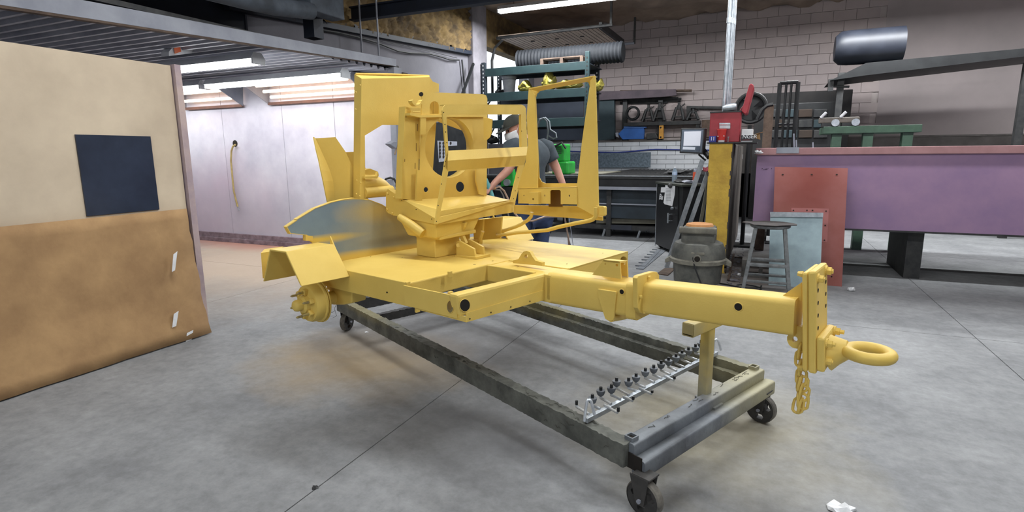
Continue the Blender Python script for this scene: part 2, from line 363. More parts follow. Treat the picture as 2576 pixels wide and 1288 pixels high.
# booth hose out of the wall hole
hz = thing('booth_hose', 'yellowed air hose hanging from a round hole in the white booth wall', 'hose', YP(590,362,BY))
MB().lathe(YP(591,361,BY-.006),(0,1,0),[(.052,0),(.052,.004)],16).obj('wall_hole', HOLE, hz)
MB().tube([YP(x,y,BY-.04) for x,y in [(592,364),(586,368),(582,380),(581,405),(584,440),(588,480),(594,505),(598,520)]],.014,8).obj('hose', mat('hose_tan',(190,170,110),(160,140,90),9,.6), hz, smooth=True)
MB().tube([YP(596,515,BY-.04),YP(602,530,BY-.04)],.01,6).obj('nozzle', GREYM, hz)
for k,(x,y) in enumerate([(566,302),(747,394),(682,463),(648,394),(705,300),(740,523),(505,478),(560,448),(613,582),(520,590)]):
    pass
# lights: visible fixtures with their lamps, plus unseen roof strips added for lighting
TUBE = emis('tube_glow', (255,255,255), 14); TUBEW = emis('tube_glow_warm', (255,232,206), 3.2)
FIXM = mat('white_fixture', (214,218,222), (196,200,206), 4, .4)
def area(parent, loc, sx, sy, power, color=(1,1,1), rot=(0,0,0)):
    l = bpy.data.lights.new('lamp','AREA'); l.shape = 'RECTANGLE'; l.size = sx; l.size_y = sy; l.energy = power; l.color = color
    o = bpy.data.objects.new('lamp', l); COL.objects.link(o); o.parent = parent; o.location = V(loc)-wpos(parent); o.rotation_euler = rot; return o
def strip_light(x0, x1, y, z, label, power, group=None):
    t = thing('strip_light', label, 'light', ((x0+x1)/2,y,z+.1), group)
    MB().prism([(x0,y-.1,z+.03),(x0,y+.1,z+.03),(x0,y+.05,z+.1),(x0,y-.05,z+.1)],(x1-x0,0,0)).obj('housing', FIXM, t)
    for dy in (-.045,.045): MB().tube([(x0+.03,y+dy,z),(x1-.03,y+dy,z)],.019,8).obj('lamp_tube', TUBE, t, smooth=True)
    if z > 3:
        for xx in (x0+.3,x1-.3): MB().tube([(xx,y,z+.1),(xx,y,ROOF+.02)],.006,5).obj('hanger', DKST, t)
    for xx in (x0,x1): MB().box((xx,y,z+.01),(.02,.16,.06)).obj('end_cap', FIXM, t)
    area(t, ((x0+x1)/2,y,z-.04), abs(x1-x0), .2 if z > 3 else .08, power, (.97,.99,1)); return t
strip_light(-4.69,-2.25,9.95,4.0,'long fluorescent strip light glowing under the roof near the overhead door',220)
for k,(x0,yy,pw) in enumerate([(-1.6,6.6,120),(-3.2,2.6,75),(.6,2.6,75),(-3.2,-1.6,60),(.6,-1.6,60),(2.6,6.6,110),(.2,10.6,200),(3.6,10.6,110)]):  # out-of-view strips added under the roof to light the room
    strip_light(x0,x0+2.44,yy,4.0,['added fluorescent strip light over the black control cabinet','added fluorescent strip light over the fender side of the yellow trailer','added fluorescent strip light over the pintle end of the yellow trailer','added fluorescent strip light on the booth door side of the added bay opening','added fluorescent strip light straight inside the added bay opening','added fluorescent strip light over the purple bin','added fluorescent strip light over the black parts shelf','added fluorescent strip light over the green vise bench'][k],pw,'added roof strip lights')
strip_light(-6.35,-4.87,4.45,2.36,'fluorescent strip on the booth ceiling near the booth mouth',13)
strip_light(-7.2,-4.78,5.68,2.36,'fluorescent strip on the booth ceiling above the large angled light box',17)
strip_light(-10.0,-7.3,5.68,2.36,'fluorescent strip on the booth ceiling above the small angled light box',19)
def light_box(x0, x1, label, ntubes):
    t = thing('angled_light_box', label, 'light', ((x0+x1)/2,6.3,2.2))
    A, B, C, D = (6.43,2.17), (6.0,2.40), (6.06,2.48), (6.46,2.48)
    for xx in (x0,x1): MB().prism([(xx,*A),(xx,*B),(xx,*C),(xx,*D)],(.015,0,0)).obj('end_plate', GREYM, t)
    MB().prism([(x0,*C),(x0,C[0]+.01,C[1]-.01),(x0,D[0],D[1]-.012),(x0,*D)],(x1-x0,0,0)).obj('reflector', mat('reflector_tan',(214,180,150),(200,166,136),4,.5), t)
    MB().lohi((x0,A[0]-.02,A[1]-.01),(x1,A[0]+.02,A[1]+.03)).obj('lower_rim', mat('rim_brown',(120,84,70),(100,70,60),6,.6), t)
    d = V((0,B[0]-C[0],B[1]-C[1]))
    MB().prism([(x0,*B),(x0,B[0]+.02,B[1]),(x0,C[0]+.02,C[1]),(x0,*C)],(x1-x0,0,0)).obj('upper_rim', FIXM, t)
    for k in range(ntubes):
        f = (k+.7)/(3.4 if ntubes == 3 else 2.4); yy = B[0]+(A[0]-B[0])*f+.03; zz = B[1]+(A[1]-B[1])*f+.05
        MB().tube([(x0+.12,yy,zz),(x1-.12,yy,zz)],.022,8).obj('lamp_tube', TUBEW, t, smooth=True)
    return t
light_box(-6.9,-5.0,'large angled light box with warm tubes high on the white booth wall',3)
light_box(-8.75,-7.45,'small angled light box with warm tubes high on the white booth wall',2)
# partition at the booth mouth, cardboard covered
pt = thing('booth_door', 'sliding booth door with cardboard taped over its lower half', 'door', (-4.07,2.3,0))
pe = ZP(515,833)
MB().lohi((-4.12,pe.y-2.2,.05),(-4.08,pe.y-.04,2.07)).obj('door_sheet', mat('door_cream',(206,190,166),(186,170,148),2,.7), pt)
MB().prism([(-4.14,pe.y-.03,0.02),(-4.05,pe.y-.03,.02),(-4.05,pe.y-.03,2.08),(-4.14,pe.y-.03,2.08)],(0,.05,0)).obj('edge_frame', mat('edge_frame_mauve',(150,134,144),(186,166,160),3,.7), pt)
MB().lohi((-4.08,pe.y-.75,1.02),(-4.07,pe.y-.26,1.55)).obj('window_pane', mat('dark_glass',(46,56,74),(36,44,60),3,.2), pt)
cb = thing('cardboard_sheet', 'creased brown cardboard taped to the booth door down to the floor', 'cardboard', (-4.05,2.3,0))
rr = random.Random(2); nx, nz = 16, 12; vs = []
for j in range(nz+1):
    for i in range(nx+1):
        vs.append((-4.045+rr.uniform(0,.022)+(.05*(1-j/nz)**3), pe.y-2.1+(2.03+.05*(1-j/nz))*i/nx, .01+1.0*j/nz+(rr.uniform(-.01,.01) if 0<j<nz else 0)))
mb = MB(); mb.add(vs, [(j*(nx+1)+i, j*(nx+1)+i+1, (j+1)*(nx+1)+i+1, (j+1)*(nx+1)+i) for j in range(nz) for i in range(nx)])
o = mb.obj('sheet', CARD, cb, smooth=True); md = o.modifiers.new('s','SOLIDIFY'); md.thickness = .006
for k,(x,y,dx,dy) in enumerate([(437,790,12,30),(470,838,16,26),(436,640,10,40)]):
    MB().prism([XP(x,y,-3.985),XP(x+dx,y-8,-3.985),XP(x+dx-6,y+dy,-3.985),XP(x-4,y+dy+4,-3.985)],(.002,0,0)).obj('tape_strip', WHITE, cb)
sg = thing('light_shade', 'hanging grey lamp shade with an orange smear under the booth ceiling', 'shade', XP(440,130,-5.6))
MB().prism([XP(425,130,-5.6),XP(440,112,-5.6),XP(470,110,-5.6),XP(485,126,-5.6),XP(482,134,-5.6),XP(425,141,-5.6)],(-.12,0,0)).obj('shade', FIXM, sg)
MB().prism([XP(437,117,-5.59),XP(452,112,-5.59),XP(456,130,-5.59),XP(440,135,-5.59)],(-.004,0,0)).obj('smear', mat('orange_smear',(226,104,60),(210,120,80),20,.6), sg)
# ================================================================ YELLOW TRAILER CHASSIS
tr = thing('trailer_chassis', 'freshly painted yellow trailer chassis with machine frame, on a wheeled cart', 'trailer', TW(-.4,.08,.3))
def sS(name, poly, s, th=.006, holes=(), m=None, par=None, bevel=0):
    return MB().sheet([PS(x,y,s) for x,y in poly], TS_*-th, [[PS(x,y,s) for x,y in h] for h in holes]).obj(name, m or YEL, par or tr, bevel=bevel)
def sL(name, poly, l, th=.006, holes=(), m=None, par=None, bevel=0):
    return MB().sheet([PL(x,y,l) for x,y in poly], TL_*th, [[PL(x,y,l) for x,y in h] for h in holes]).obj(name, m or YEL, par or tr, bevel=bevel)
def tbox(name, a, b, par=None, m=None, bevel=.004):
    return MB().box(TW(*[(a[i]+b[i])/2 for i in range(3)]), [abs(b[i]-a[i]) for i in range(3)], (TS_,TL_,Z_)).obj(name, m or YEL, par or tr, bevel=bevel)
def bolt(p, ax, r=.008, h=.008, par=None, m=None):
    return MB().lathe(p, ax, [(r,0),(r,h*.6),(r*.75,h)], 6).obj('bolt', m or YEL, par or tr)
DT = .84
# deck
tbox('deck_plate', (-1.12,-.525,DT-.01), (-.39,.775,DT))
tbox('deck_plate', (-.45,.165,DT-.011), (-.004,.785,DT-.001))
tbox('side_skirt', (-1.12,-.53,DT-.11), (-.385,-.522,DT), bevel=.003)
tbox('side_skirt', (-1.12,.775,DT-.1), (-.004,.785,DT-.001), bevel=.003)
dk = MB().sheet([TW(-.004,.165,DT-.1),TW(-.004,.785,DT-.1),TW(-.004,.785,DT),TW(-.004,.165,DT)], TS_*-.008, [[PS(x,y,-.004) for x,y in ell(1569,653,8,8)]]).obj('front_skirt', YEL, tr)
tbox('cross_member', (-1.1,-.5,.70), (-1.0,.76,.80)); tbox('cross_member', (-.62,-.5,.72), (-.54,.76,.80))
tbox('main_beam', (-1.1,.0,.70), (0,.16,.835))
tbox('rear_angle', (-1.14,-.53,DT-.1), (-1.12,.78,DT))
bolt(TW(-.55,-.531,.775), -TL_, .004, .004, m=HOLE)
# drain slots and weld marks on the deck
for k,(x,y,dx) in enumerate([(1237,657,6),(1085,702,18),(1190,666,9),(1010,648,4),(930,646,4),(1424,664,5),(1515,637,4),(1300,672,8)]):
    p = ZP(x,y,DT+.0005); MB().prism([p,p+TS_*.003,p+TS_*.003+TL_*.002*dx,p+TL_*.002*dx],(0,0,.0008)).obj('deck_slot', DYEL if k%2 else HOLE, tr)
# open front box on the near side
B0, B1, BL = -.385, -.035, -.578
zt = .84; zb = PS(1150,801,B1).z
MB().prism([PS(x,y,B1) for x,y in [(1151,742.3),(1380,687),(1382,731),(1159,799.5)]], TS_*-.056).obj('box_front_tube', YEL, tr, bevel=.012)
lf = [PL(x,y,BL) for x,y in [(1014,718),(1142,744),(1151,802),(1020,768)]]
MB().sheet(lf, TL_*.008, [[PL(x,y,BL) for x,y in ell(1132.5,771.5,8.5,15.5)]]).obj('box_side_plate', YEL, tr)
MB().prism([PL(x,y,BL-.001) for x,y in ell(1132.5,771.5,8.5,15.5)], TL_*.001).obj('lamp_hole', mat('hole_inner',(150,132,84),(110,98,70),30,.7), tr); MB().prism([PL(x,y,BL-.002) for x,y in ell(1131,768,5.5,12)], TL_*.001).obj('lamp_hole_shade', DYEL, tr)  # darker disc paints the shade inside the lamp hole
ff = [PS(x,y,B1+.001) for x,y in ell(1169.5,768,13,15.5)]
MB().prism(ff, TS_*.0015).obj('lamp_hole', HOLE, tr)
MB().tube([PS(x,y,B1+.003) for x,y in ell(1169.5,768,13.3,16)], .0015, 5, True).obj('hole_rim', YEL, tr)
MB().tube([PL(x,y,BL-.002) for x,y in ell(1132.5,771.5,8.7,16)], .0015, 5, True).obj('hole_rim', YEL, tr)
tbox('box_rear_wall', (B0-.02,BL+.05,zb), (B0,.01,zt+.004), bevel=.006)
tbox('box_inner_end', (B0,-.02,zb), (B1-.05,.002,zt+.002), bevel=.004)
fl_ = [PS(x,y,B1+.004) for x,y in [(1173,788),(1381,726),(1382,751),(1173,811)]]
MB().prism(fl_, TS_*-.005).obj('lower_flange', YEL, tr)
for x,y in [(1182,802),(1235,786),(1285,772),(1333,758),(1377,744)]: bolt(PS(x,y,B1+.005), TS_, .0035, .002, m=HOLE)
MB().prism([PL(x,y,BL+.005) for x,y in [(1047,772),(1172,797),(1173,811),(1047,778)]], TL_*.005).obj('lower_flange', YEL, tr)
for x,y in [(1132,690),(1026,717),(1133,742),(1050,777)]:
    p = PL(x,y,BL+.03) if x < 1100 or y > 730 else ZP(x,y,.85)
    MB().box(p, (.012,.022,.03), (TS_,TL_,Z_)).obj('hinge_tab', YEL, tr, bevel=.002)
# lifting lug
o = sL('lifting_lug', [(1290.5,655),(1304,652),(1311,640),(1317,633),(1325,631),(1333,634),(1339,645),(1347,656),(1364,660.5),(1364,669),(1290.5,662)], .075, .022, [ell(1323.5,644.5,4.2,5.2,14)])
# inner and outer tongue
z0, z1 = .775, .79
MB().rtube(TW(-.02,.075,.768), TW(.405,.075,.775), .15, .15, TL_, .022).obj('inner_tongue', YEL, tr, smooth=True)
MB().rtube(TW(.40,.075,.775), TW(.445,.075,.776), .165, .165, TL_, .02).obj('tongue_collar', YEL, tr, smooth=True)
fp = [(1603,700),(1607,694),(1643,683.5),(1653,684),(1659,692),(1659,770),(1653,776),(1646,774),(1632,779),(1629,787),(1621,790),(1611,787),(1604,775)]
sS('tongue_flange', fp, .47, .022, bevel=.003)
MB().rtube(TW(.46,.075,.792), TW(1.055,.075,.812), .13, .135, TL_, .02).obj('outer_tongue', YEL, tr, smooth=True)
for x,y in [(1631,697),(1610,746),(1619,785),(1650,772)]: bolt(PS(x,y,.471), TS_, .008, .01)
sL('jack_bracket', [(1490,691),(1518,654),(1559,658),(1562,702)], .02, .008, [ell(1523,664,2,2.6,12),ell(1551.5,667,3,3.6,12)])
sL('jack_bracket', [(1508,686),(1533,652),(1577,656),(1579,697)], .12, .008, [ell(1571,663,2.5,3,12)])
a, b_, c_, d_ = PL(1518,653.5,.02), PL(1559,657.5,.02), PL(1577,655.5,.128), PL(1533,651.5,.128)
MB().prism([a,b_,c_,d_],(0,0,-.008)).obj('jack_bracket_top', YEL, tr)
sL('hanger_plate', [(1503,727),(1549,734),(1550,740),(1544,801),(1541,806),(1535,808),(1528,806),(1522,802),(1505,749)], -.012, .012, bevel=.002)
sL('hanger_plate', [(1548,759),(1582,766),(1577,795),(1572,802),(1566,803),(1560,801)], .155, .012, bevel=.002)
MB().tube([PL(1537,801,-.005),PL(1572,795,.165)],.016,12).obj('pivot_pin', YEL, tr, smooth=True); MB().tube([PL(1578,783,.16),PL(1590,778,.2)],.022,12).obj('pivot_boss', YEL, tr, smooth=True)
for (x,y,r,l) in [(1564.5,734,.011,-.002),(1857.5,772,.015,.0095)]:
    p = PL(x,y,l); MB().lathe(p, -TL_, [(r,-.002),(r,.0016)], 18).obj('pin_hole', HOLE, tr); MB().tube([p+TS_*r*1.1*math.cos(q*.349)+Z_*r*1.1*math.sin(q*.349)-TL_*.001 for q in range(18)], .0022, 5, True).obj('hole_rim', YEL, tr)
# pintle head
sL('gusset', [(1961,749),(2016,711),(2017,757)], .07, .012)
NL = .005; FS = 1.155
pb = [PL(x,y,NL) for x,y in [(2018,684),(2018,935),(2034,937),(2034,684)]]
def col_(x0, y0, x1, y1, nm, l=NL, w=.2):
    MB().prism([PL(x0,y0,l),PL(x1,y0-1,l),PL(x1,y1+5,l),PL(x0,y1,l)], TL_*w).obj(nm, YEL, tr, bevel=.008)
col_(2017,686,2031,933,'hitch_backplate'); col_(2031.5,683,2053,938,'hitch_channel')
_a, _b = PL(2053,690,NL), PL(2053,938,NL)
def FSz(z): return (_a-TO).dot(TS_)+(z-_a.z)/(_b.z-_a.z)*((_b-TO).dot(TS_)-(_a-TO).dot(TS_))
FS = FSz(_b.z*.6+_a.z*.4)
for i in range(5):
    p = PL(2053,703+i*32,NL); 
    for l in (.035,.17):
        if l == .17 and i == 4: continue
        zz_ = p.z+(.0 if l < .1 else .006); MB().lathe(TW(FSz(zz_),l,zz_), TS_, [(.0075,-.002),(.0075,.0015)], 10).obj('bolt_hole', HOLE, tr)
def hexbolt(s, l, z, r=.018, h=.03):
    MB().lathe(TW(s,l,z), TS_, [(r*1.25,0),(r*1.25,.006)], 14).obj('washer', YEL, tr)
    MB().lathe(TW(s,l,z), TS_, [(r,.006),(r,.02),(r*.6,.021),(r*.6,h)], 6).obj('hex_bolt', YEL, tr)
zt_ = PL(2053,690,NL).z
hexbolt(FSz(zt_),.035,zt_-.02,.014,.024); hexbolt(FSz(zt_),.17,zt_-.015,.016,.026)
zl = PL(2053,848,NL).z; zbot = PL(2053,938,NL).z
FS = FSz((zl+zbot)/2); MB().prism([TW(FSz(zl),NL,zl),TW(FSz(zl)+.026,NL,zl),TW(FSz(zbot)+.026,NL,zbot+.005),TW(FSz(zbot),NL,zbot+.005)], TL_*.2).obj('pintle_base', YEL, tr, bevel=.008)
hexbolt(FS+.022,.035,zl-.025,.014,.03); hexbolt(FS+.022,.175,zl-.015,.015,.034); hexbolt(FS+.026,.035,zbot+.04,.013,.024); hexbolt(FS+.026,.165,zbot+.045,.013,.024)
zc = (zl+zbot)/2+.012
MB().tube([TW(FS+.02,.1,zc-.02),TW(FS+.05,.1,zc-.01),TW(FS+.085,.1,zc)],[.07,.05,.032],14).obj('pintle_neck', YEL, tr, smooth=True)
MB().tube([TW(FS+.145+.065*math.cos(q),.1+.065*math.sin(q),zc) for q in [i*math.pi/14 for i in range(28)]],.021,12,True).obj('pintle_ring', YEL, tr, smooth=True)
for z_ in (PL(2018,690,NL).z, PL(2018,920,NL).z): MB().tube([PL(2020,690 if z_ > .8 else 926,.03), PL(2007,688 if z_ > .8 else 925,.03)],[.013,.009],6).obj('bolt_end', YEL, tr)
eye = [(1984,818),(2018,822),(2018,876),(2005,877),(1994,875),(1985,868),(1980,857),(1980,847),(1985,839),(1993,834),(1997,829),(1994,823)]
sL('chain_eye_plate', eye, .06, .022, [ell(1999.5,854,7,7.5,14)], bevel=0)
# fender, hub and axle arm (near side), mirrored on the far side
def fender(mir):
    def f(l): return (.20-l) if mir else l
    P = [(-.838,.812),(-.955,.962),(-1.105,.958),(-1.20,.785)]; th = .008
    inn = [(-.85,.812),(-.961,.953),(-1.10,.949),(-1.19,.785)]
    mb = MB(); poly = [TW(s,f(-.79),z) for s,z in P]+[TW(s,f(-.79),z) for s,z in reversed(inn)]
    mb.prism(poly, TL_*(f(-.53)-f(-.79))); o = mb.obj('fender', YEL, tr, bevel=.003)
    pts = [TW(-.9,f(-.53),.86),TW(-.965,f(-.53),.962),TW(-.99,f(-.53),1.0),TW(-1.0,f(-.53),.86)]
    MB().prism(pts, TL_*(.006 if not mir else -.006)).obj('fender_gusset', YEL, tr)
    MB().prism([TW(-1.195,f(-.79),.93),TW(-1.235,f(-.75),.94),TW(-1.22,f(-.75),.86),TW(-1.2,f(-.79),.80)], TL_*(.1 if not mir else -.1)).obj('rear_flap', YEL, tr)
    return o
fender(False); fender(True)
hc = PL(800,757,-.59)
hub = MB().lathe(hc, -TL_, [(.055,-.005),(.104,0),(.108,.004),(.108,.012),(.1,.016),(.098,.05),(.092,.062),(.06,.066),(.05,.07),(.045,.09),(.03,.096),(.03,.118),(.026,.13),(.014,.138)], 36).obj('brake_drum', YEL, tr, smooth=True)
for k in range(6):
    an = k*math.pi/3+.35; q = hc+TS_*.064*math.cos(an)+Z_*.064*math.sin(an)-TL_*.062
    MB().box(q-TL_*.012,(.03,.024,.026),(TS_*math.cos(an)+Z_*math.sin(an), TL_, (TS_*-math.sin(an)+Z_*math.cos(an)))).obj('lug_boss', YEL, hub, bevel=.004)
    MB().tube([q-TL_*.02,q-TL_*.05,q-TL_*.058],[.0065,.0065,.003],7).obj('wheel_stud', BOLTM, hub)
MB().lathe(hc+TL_*.002, TL_, [(.112,0),(.112,.004)], 30).obj('backing_plate', YEL, tr, smooth=True)
sL('axle_bracket', [(816,706),(884,692),(886,721),(884,763),(864,767),(836,767),(826,740),(829,723)], -.5, .09, bevel=.006)
MB().tube([hc,hc+TL_*.16],.035,14).obj('stub_axle', YEL, tr, smooth=True); MB().tube([hc+TL_*.12,TW(-1.0,.72,hc[2])],.03,12).obj('axle_beam', YEL, tr, smooth=True)
# blue-grey drum guard panel
PAN = BLUEP; bpz = -1.1
overlay(PAN, (166,152,104), PS(1040,570,bpz), (.5,.62,.26), .2, 4, amount=.9); overlay(PAN, (196,168,88), PS(1000,520,bpz), (.26,.5,.1), .25, 6, amount=.8)
overlay(PAN, (104,98,84), PS(1010,600,bpz), (.16,.4,.035), .35, 8, amount=.55)
for xx_ in (840,900,960,1020,1060): overlay(PAN, (212,180,84), PS(xx_,660-(xx_-840)*.14,bpz), (.16,.4,.055), .12, 5, amount=1)
overlay(PAN, (214,184,84), PS(785,606,bpz), (.2,.4,.03), .15, 6, amount=1); overlay(PAN, (206,178,90), PS(900,497,bpz), (.12,.4,.014), .2, 9, amount=1)
gp = [(722,570),(732,588),(772,592),(779,606),(800,622),(836,640),(850,657),(1066,627),(1064,590),(1040,572),(1000,540),(960,515),(925,502),(891,499),(863,503),(833,510),(793,525),(747,553)]
o = MB().sheet([PS(x,y,bpz) for x,y in gp], TS_*-.008).obj('drum_guard', PAN, tr); o['label'] = 'blue-grey primed guard panel half dusted with yellow'
for a, b_ in zip(gp[:5]+gp[17:], gp[1:5]+gp[:1]):
    pass
mb = MB(); ring = gp[-9:]+gp[:4]
for a, b_ in zip(ring, ring[1:]):
    p, q = PS(*a,bpz), PS(*b_,bpz); mb.add([p+TS_*.001,q+TS_*.001,q-TS_*.03,p-TS_*.03],[(0,1,2,3)])
o = mb.obj('guard_rim', YEL, tr); md = o.modifiers.new('s','SOLIDIFY'); md.thickness = .003
sS('guard_tab', [(770,592),(787,594),(787,606),(770,606)], bpz+.01, .03)
# chute behind the guard
CS = -1.22
fold = [(791,348),(806,380),(819,408),(829,432),(836,456),(839,480),(840,512)]
sS('chute_face', fold+[(889,512),(889,450),(886,420),(878,400),(868,380),(844,345)], CS, .006)
fp3 = [PS(x,y,CS) for x,y in fold]; lp = [QP(x,y,PS(x2,y2,CS), (TS_*.8+TL_*.6)) for (x,y),(x2,y2) in zip([(787,345),(793,375),(800,403),(805,428),(811,455),(816,480),(823,514)], fold)]
mb = MB(); n = len(fold); mb.add(fp3+lp, [(i,i+1,n+i+1,n+i) for i in range(n-1)]); o = mb.obj('chute_side', YEL, tr); md = o.modifiers.new('s','SOLIDIFY'); md.thickness = .005
sS('chute_mount', [(868,383),(892,382),(900,400),(926,430),(926,505),(886,505),(889,450)], CS-.1, .02)
sS('housing_bracket', [(917,428),(931,424),(951,432),(951,440),(946,445),(917,444)], -1.18, .05)
sS('housing_bracket', [(917,444),(948,443),(951,432),(953,441),(949,449),(917,449)], -1.13, .02)
MB().tube([PS(905,462,-1.2),PS(935,460,-1.2),PS(960,470,-1.2),PS(985,486,-1.2)],[.055,.052,.045,.03],14).obj('motor_housing', YEL, tr, smooth=True)
MB().tube([PS(915,485,-1.16),PS(985,480,-1.16)],.032,14).obj('cross_tube', YEL, tr, smooth=True)
hg = thing('hour_gauge', 'black ringed gauge standing behind the yellow housing', 'gauge', YP(982,462,5.9))
MB().tube([YP(966,458,5.9),YP(971,450,5.9),YP(982,447,5.9),YP(992,451,5.9),YP(997,460,5.9),YP(998,470,5.9)],.014,8).obj('ring', BLK, hg, smooth=True)
MB().prism([YP(966,456,5.88),YP(985,450,5.88),YP(996,475,5.88),YP(980,480,5.88)],(0,.05,0)).obj('face', GREYM, hg); MB().tube([YP(984,470,5.9),(YP(984,470,5.9).x,5.9,0)],.02,8).obj('stand', BLK, hg)
# arch panel
AS = -1.15
sS('arch_panel', [(911,198),(1081,194),(1081,315),(962,314),(918,341),(919,501),(906,501)], AS, .005)
mb = MB(); bk = TS_*-.07
for a, b_ in (((893,190),(890,499)),):
    p, q = PS(911,198,AS), PS(906,501,AS); p2, q2 = QP(893,187,p,TL_), QP(890,499,q,TL_); mb.add([p,q,q2,p2],[(0,1,2,3)])
    t1 = PS(1081,194,AS); t2 = QP(1079,189,t1+TS_*-.05,TS_); mb.add([p,t1,t2,p2],[(0,1,2,3)])
o = mb.obj('arch_flange', YEL, tr); md = o.modifiers.new('s','SOLIDIFY'); md.thickness = .004
MB().tube([QP(895,186,PS(911,198,AS),TL_),PS(985,187,AS-.04),PS(1079,191,AS-.04)],.006,6).obj('rolled_edge', YEL, tr, smooth=True)
sS('arch_wing', [(1081,202),(1104,211),(1104,232),(1081,232)], AS-.04, .006); sS('arch_wing', [(1081,194),(1088,204),(1088,240),(1081,240)], AS-.01, .006)
for x,y in [(898,454),(908,460),(897,488),(906,494),(907,215),(896,232),(895,275)]: bolt(PL(x,y,-.26)+TL_*.0, -TL_, .005, .005)
# radiator shroud
SS = -.9
sh_out = [(1062,231),(1216,237),(1223,240),(1226,248),(1226,300),(1224,495),(1052,505),(1056,440),(1060,292)]
sS('shroud_back', [(1075,250),(1110,250),(1110,290),(1075,290)], SS-.05, .005); sS('shroud_back_rib', [(1093,250),(1095,250),(1095,290),(1093,290)], SS-.04, .008)
obr = [(1081,287),(1081,266),(1084,259),(1089,255),(1095,255),(1101,258),(1104,265),(1105,286)]
sS('shroud_plate', sh_out, SS, .006, [ell(1130,371,62,77,40), obr, ell(1072,477,6,6.5,14), ell(1158,470,11,13,18)])
mb = MB(); R1 = [PS(x,y,SS) for x,y in ell(1130,371,62,77,40)]
mb.add(R1+[p-TS_*.06 for p in R1], [(i,(i+1)%40,40+(i+1)%40,40+i) for i in range(40)]); o = mb.obj('fan_ring', YEL, tr, smooth=True); md = o.modifiers.new('s','SOLIDIFY'); md.thickness = .003
sS('shroud_column', [(1019,268),(1033,272),(1033,290),(1058,294),(1050,505),(1009,500)], SS-.01, .05)
sS('fan_guard_sheet', [(1063,320),(1098,300),(1088,442),(1063,425)], SS-.12, .008)
sS('fan_guard_sheet', [(1090,292),(1198,300),(1196,340),(1128,315),(1098,304)], SS-.1, .008, [ell(1174,310,5,6,12)])
sS('shroud_ledge', [(1032,284),(1060,290),(1115,289),(1115,294),(1060,296),(1032,290)], SS+.03, .04)
sS('top_lip', [(1115,287),(1222,287),(1222,294),(1115,294)], SS+.02, .03)
sS('strip_tab', [(1058,296),(1072,297),(1071,338),(1058,339)], SS+.025, .008); sS('strip_tab', [(1050,428),(1063,428),(1062,509),(1047,509)], SS+.03, .012)
sS('latch_plate', [(1033,271),(1036,283),(1058,284),(1058,272)], SS+.02, .006); MB().tube([PS(1038,281,SS+.03),PS(1056,281,SS+.03)],.003,6).obj('latch_rod', YEL, tr)
arc = [(1050+14*math.cos(t),252+15*math.sin(t)) for t in [math.radians(a) for a in range(-5,190,15)]]; inn = [(1050+10*math.cos(t),252+11*math.sin(t)) for t in [math.radians(a) for a in range(189,-6,-15)]]
sS('pipe_cradle', arc+inn, SS+.03, .03); sS('top_rod_hole', ell(1060,237,5,5.5,14), SS+.001, .004, m=HOLE)
sS('right_post', [(1198,425),(1225,420),(1224,495),(1206,488),(1198,455)], SS+.03, .01)
sL('side_bracket', [(1216,294),(1238,300),(1236,332),(1232,345),(1224,352),(1217,352)], .46, .006)
tri = MB().tube([PS(1219,349,SS+.06),PS(1228,345,SS+.06),PS(1233,333,SS+.06)],.008,8).obj('bent_tab', YEL, tr, smooth=True)
for k,(x,y0,y1) in enumerate([(1050,312,330),(1047,360,380),(1044,410,425),(1018,400,407),(1021,290,296)]): sS('slot', [(x,y0),(x+1.3,y0),(x+1,y1),(x-.3,y1)], SS-.0085, .002, m=DYEL)
# tray under the shroud
TLn, TSf = -.10, -.655
sL('tray_side', [(971,481),(971,530),(976,536),(990,542),(1099,565),(1095,551),(1014,502),(1007,496),(976,476)], TLn, .006)
t_top = [PL(976,476,TLn),PL(1007,496,TLn),PL(1014,502,TLn),PL(1097,551,TLn)]; lipL, lipR = PS(1111,530,TSf), PS(1296,506,TSf); bL, bR = PS(1052,502,SS), PS(1224,490,SS)
mb = MB(); mb.add(t_top+[lipL,lipR,bL,bR, PS(1009,478,SS-.14)], [(2,3,4,6),(4,5,7,6),(0,1,2,6,8)]); o = mb.obj('tray_floor', YEL, tr); md = o.modifiers.new('s','SOLIDIFY'); md.thickness = .005
sS('tray_lip', [(1099,552),(1104,540),(1111,530),(1286,503),(1293,503),(1297,508),(1292,534),(1102,565)], TSf, .006)
for x,y in [(976,487),(991,497),(975,527),(988,537)]: bolt(PL(x,y,TLn-.0), -TL_, .007, .007)
for x,y in [(1011,504),(1047,527),(1086,551),(1098,558)]: bolt(PL(x,y,TLn-.0), -TL_, .003, .002, m=HOLE)
# grille frame in front
GS = -.64
gout = [(1113,278),(1116,268),(1122,263),(1311,263),(1319,266),(1323,273),(1327,369),(1319,415),(1296,510),(1286,508),(1102,563),(1094,563),(1121,400),(1123,393)]
sS('grille_frame', gout, GS, .008, [[(1123,288),(1311,288),(1312,371),(1128,379)], [(1128,431),(1305,418),(1284,506),(1106,546)]])
mb = MB(); q0 = [PS(1128,379,GS),PS(1327,369,GS)]; q1 = [PS(1127,404,GS+.025),PS(1325,391,GS+.025)]; q2 = [PS(1126,430,GS),PS(1319,415,GS)]
mb.add(q0+q1+q2,[(0,1,3,2),(2,3,5,4)]); o = mb.obj('grille_mid_bar', YEL, tr); md = o.modifiers.new('s','SOLIDIFY'); md.thickness = .004
MB().prism([PS(1120,263,GS),PS(1312,263,GS),PS(1312,263,GS)-TS_*.04,PS(1120,263,GS)-TS_*.04],(0,0,-.005)).obj('grille_top_flange', YEL, tr)
sL('grille_side', [(1305,290),(1311,288),(1312,370),(1306,371)], .6, .004); 
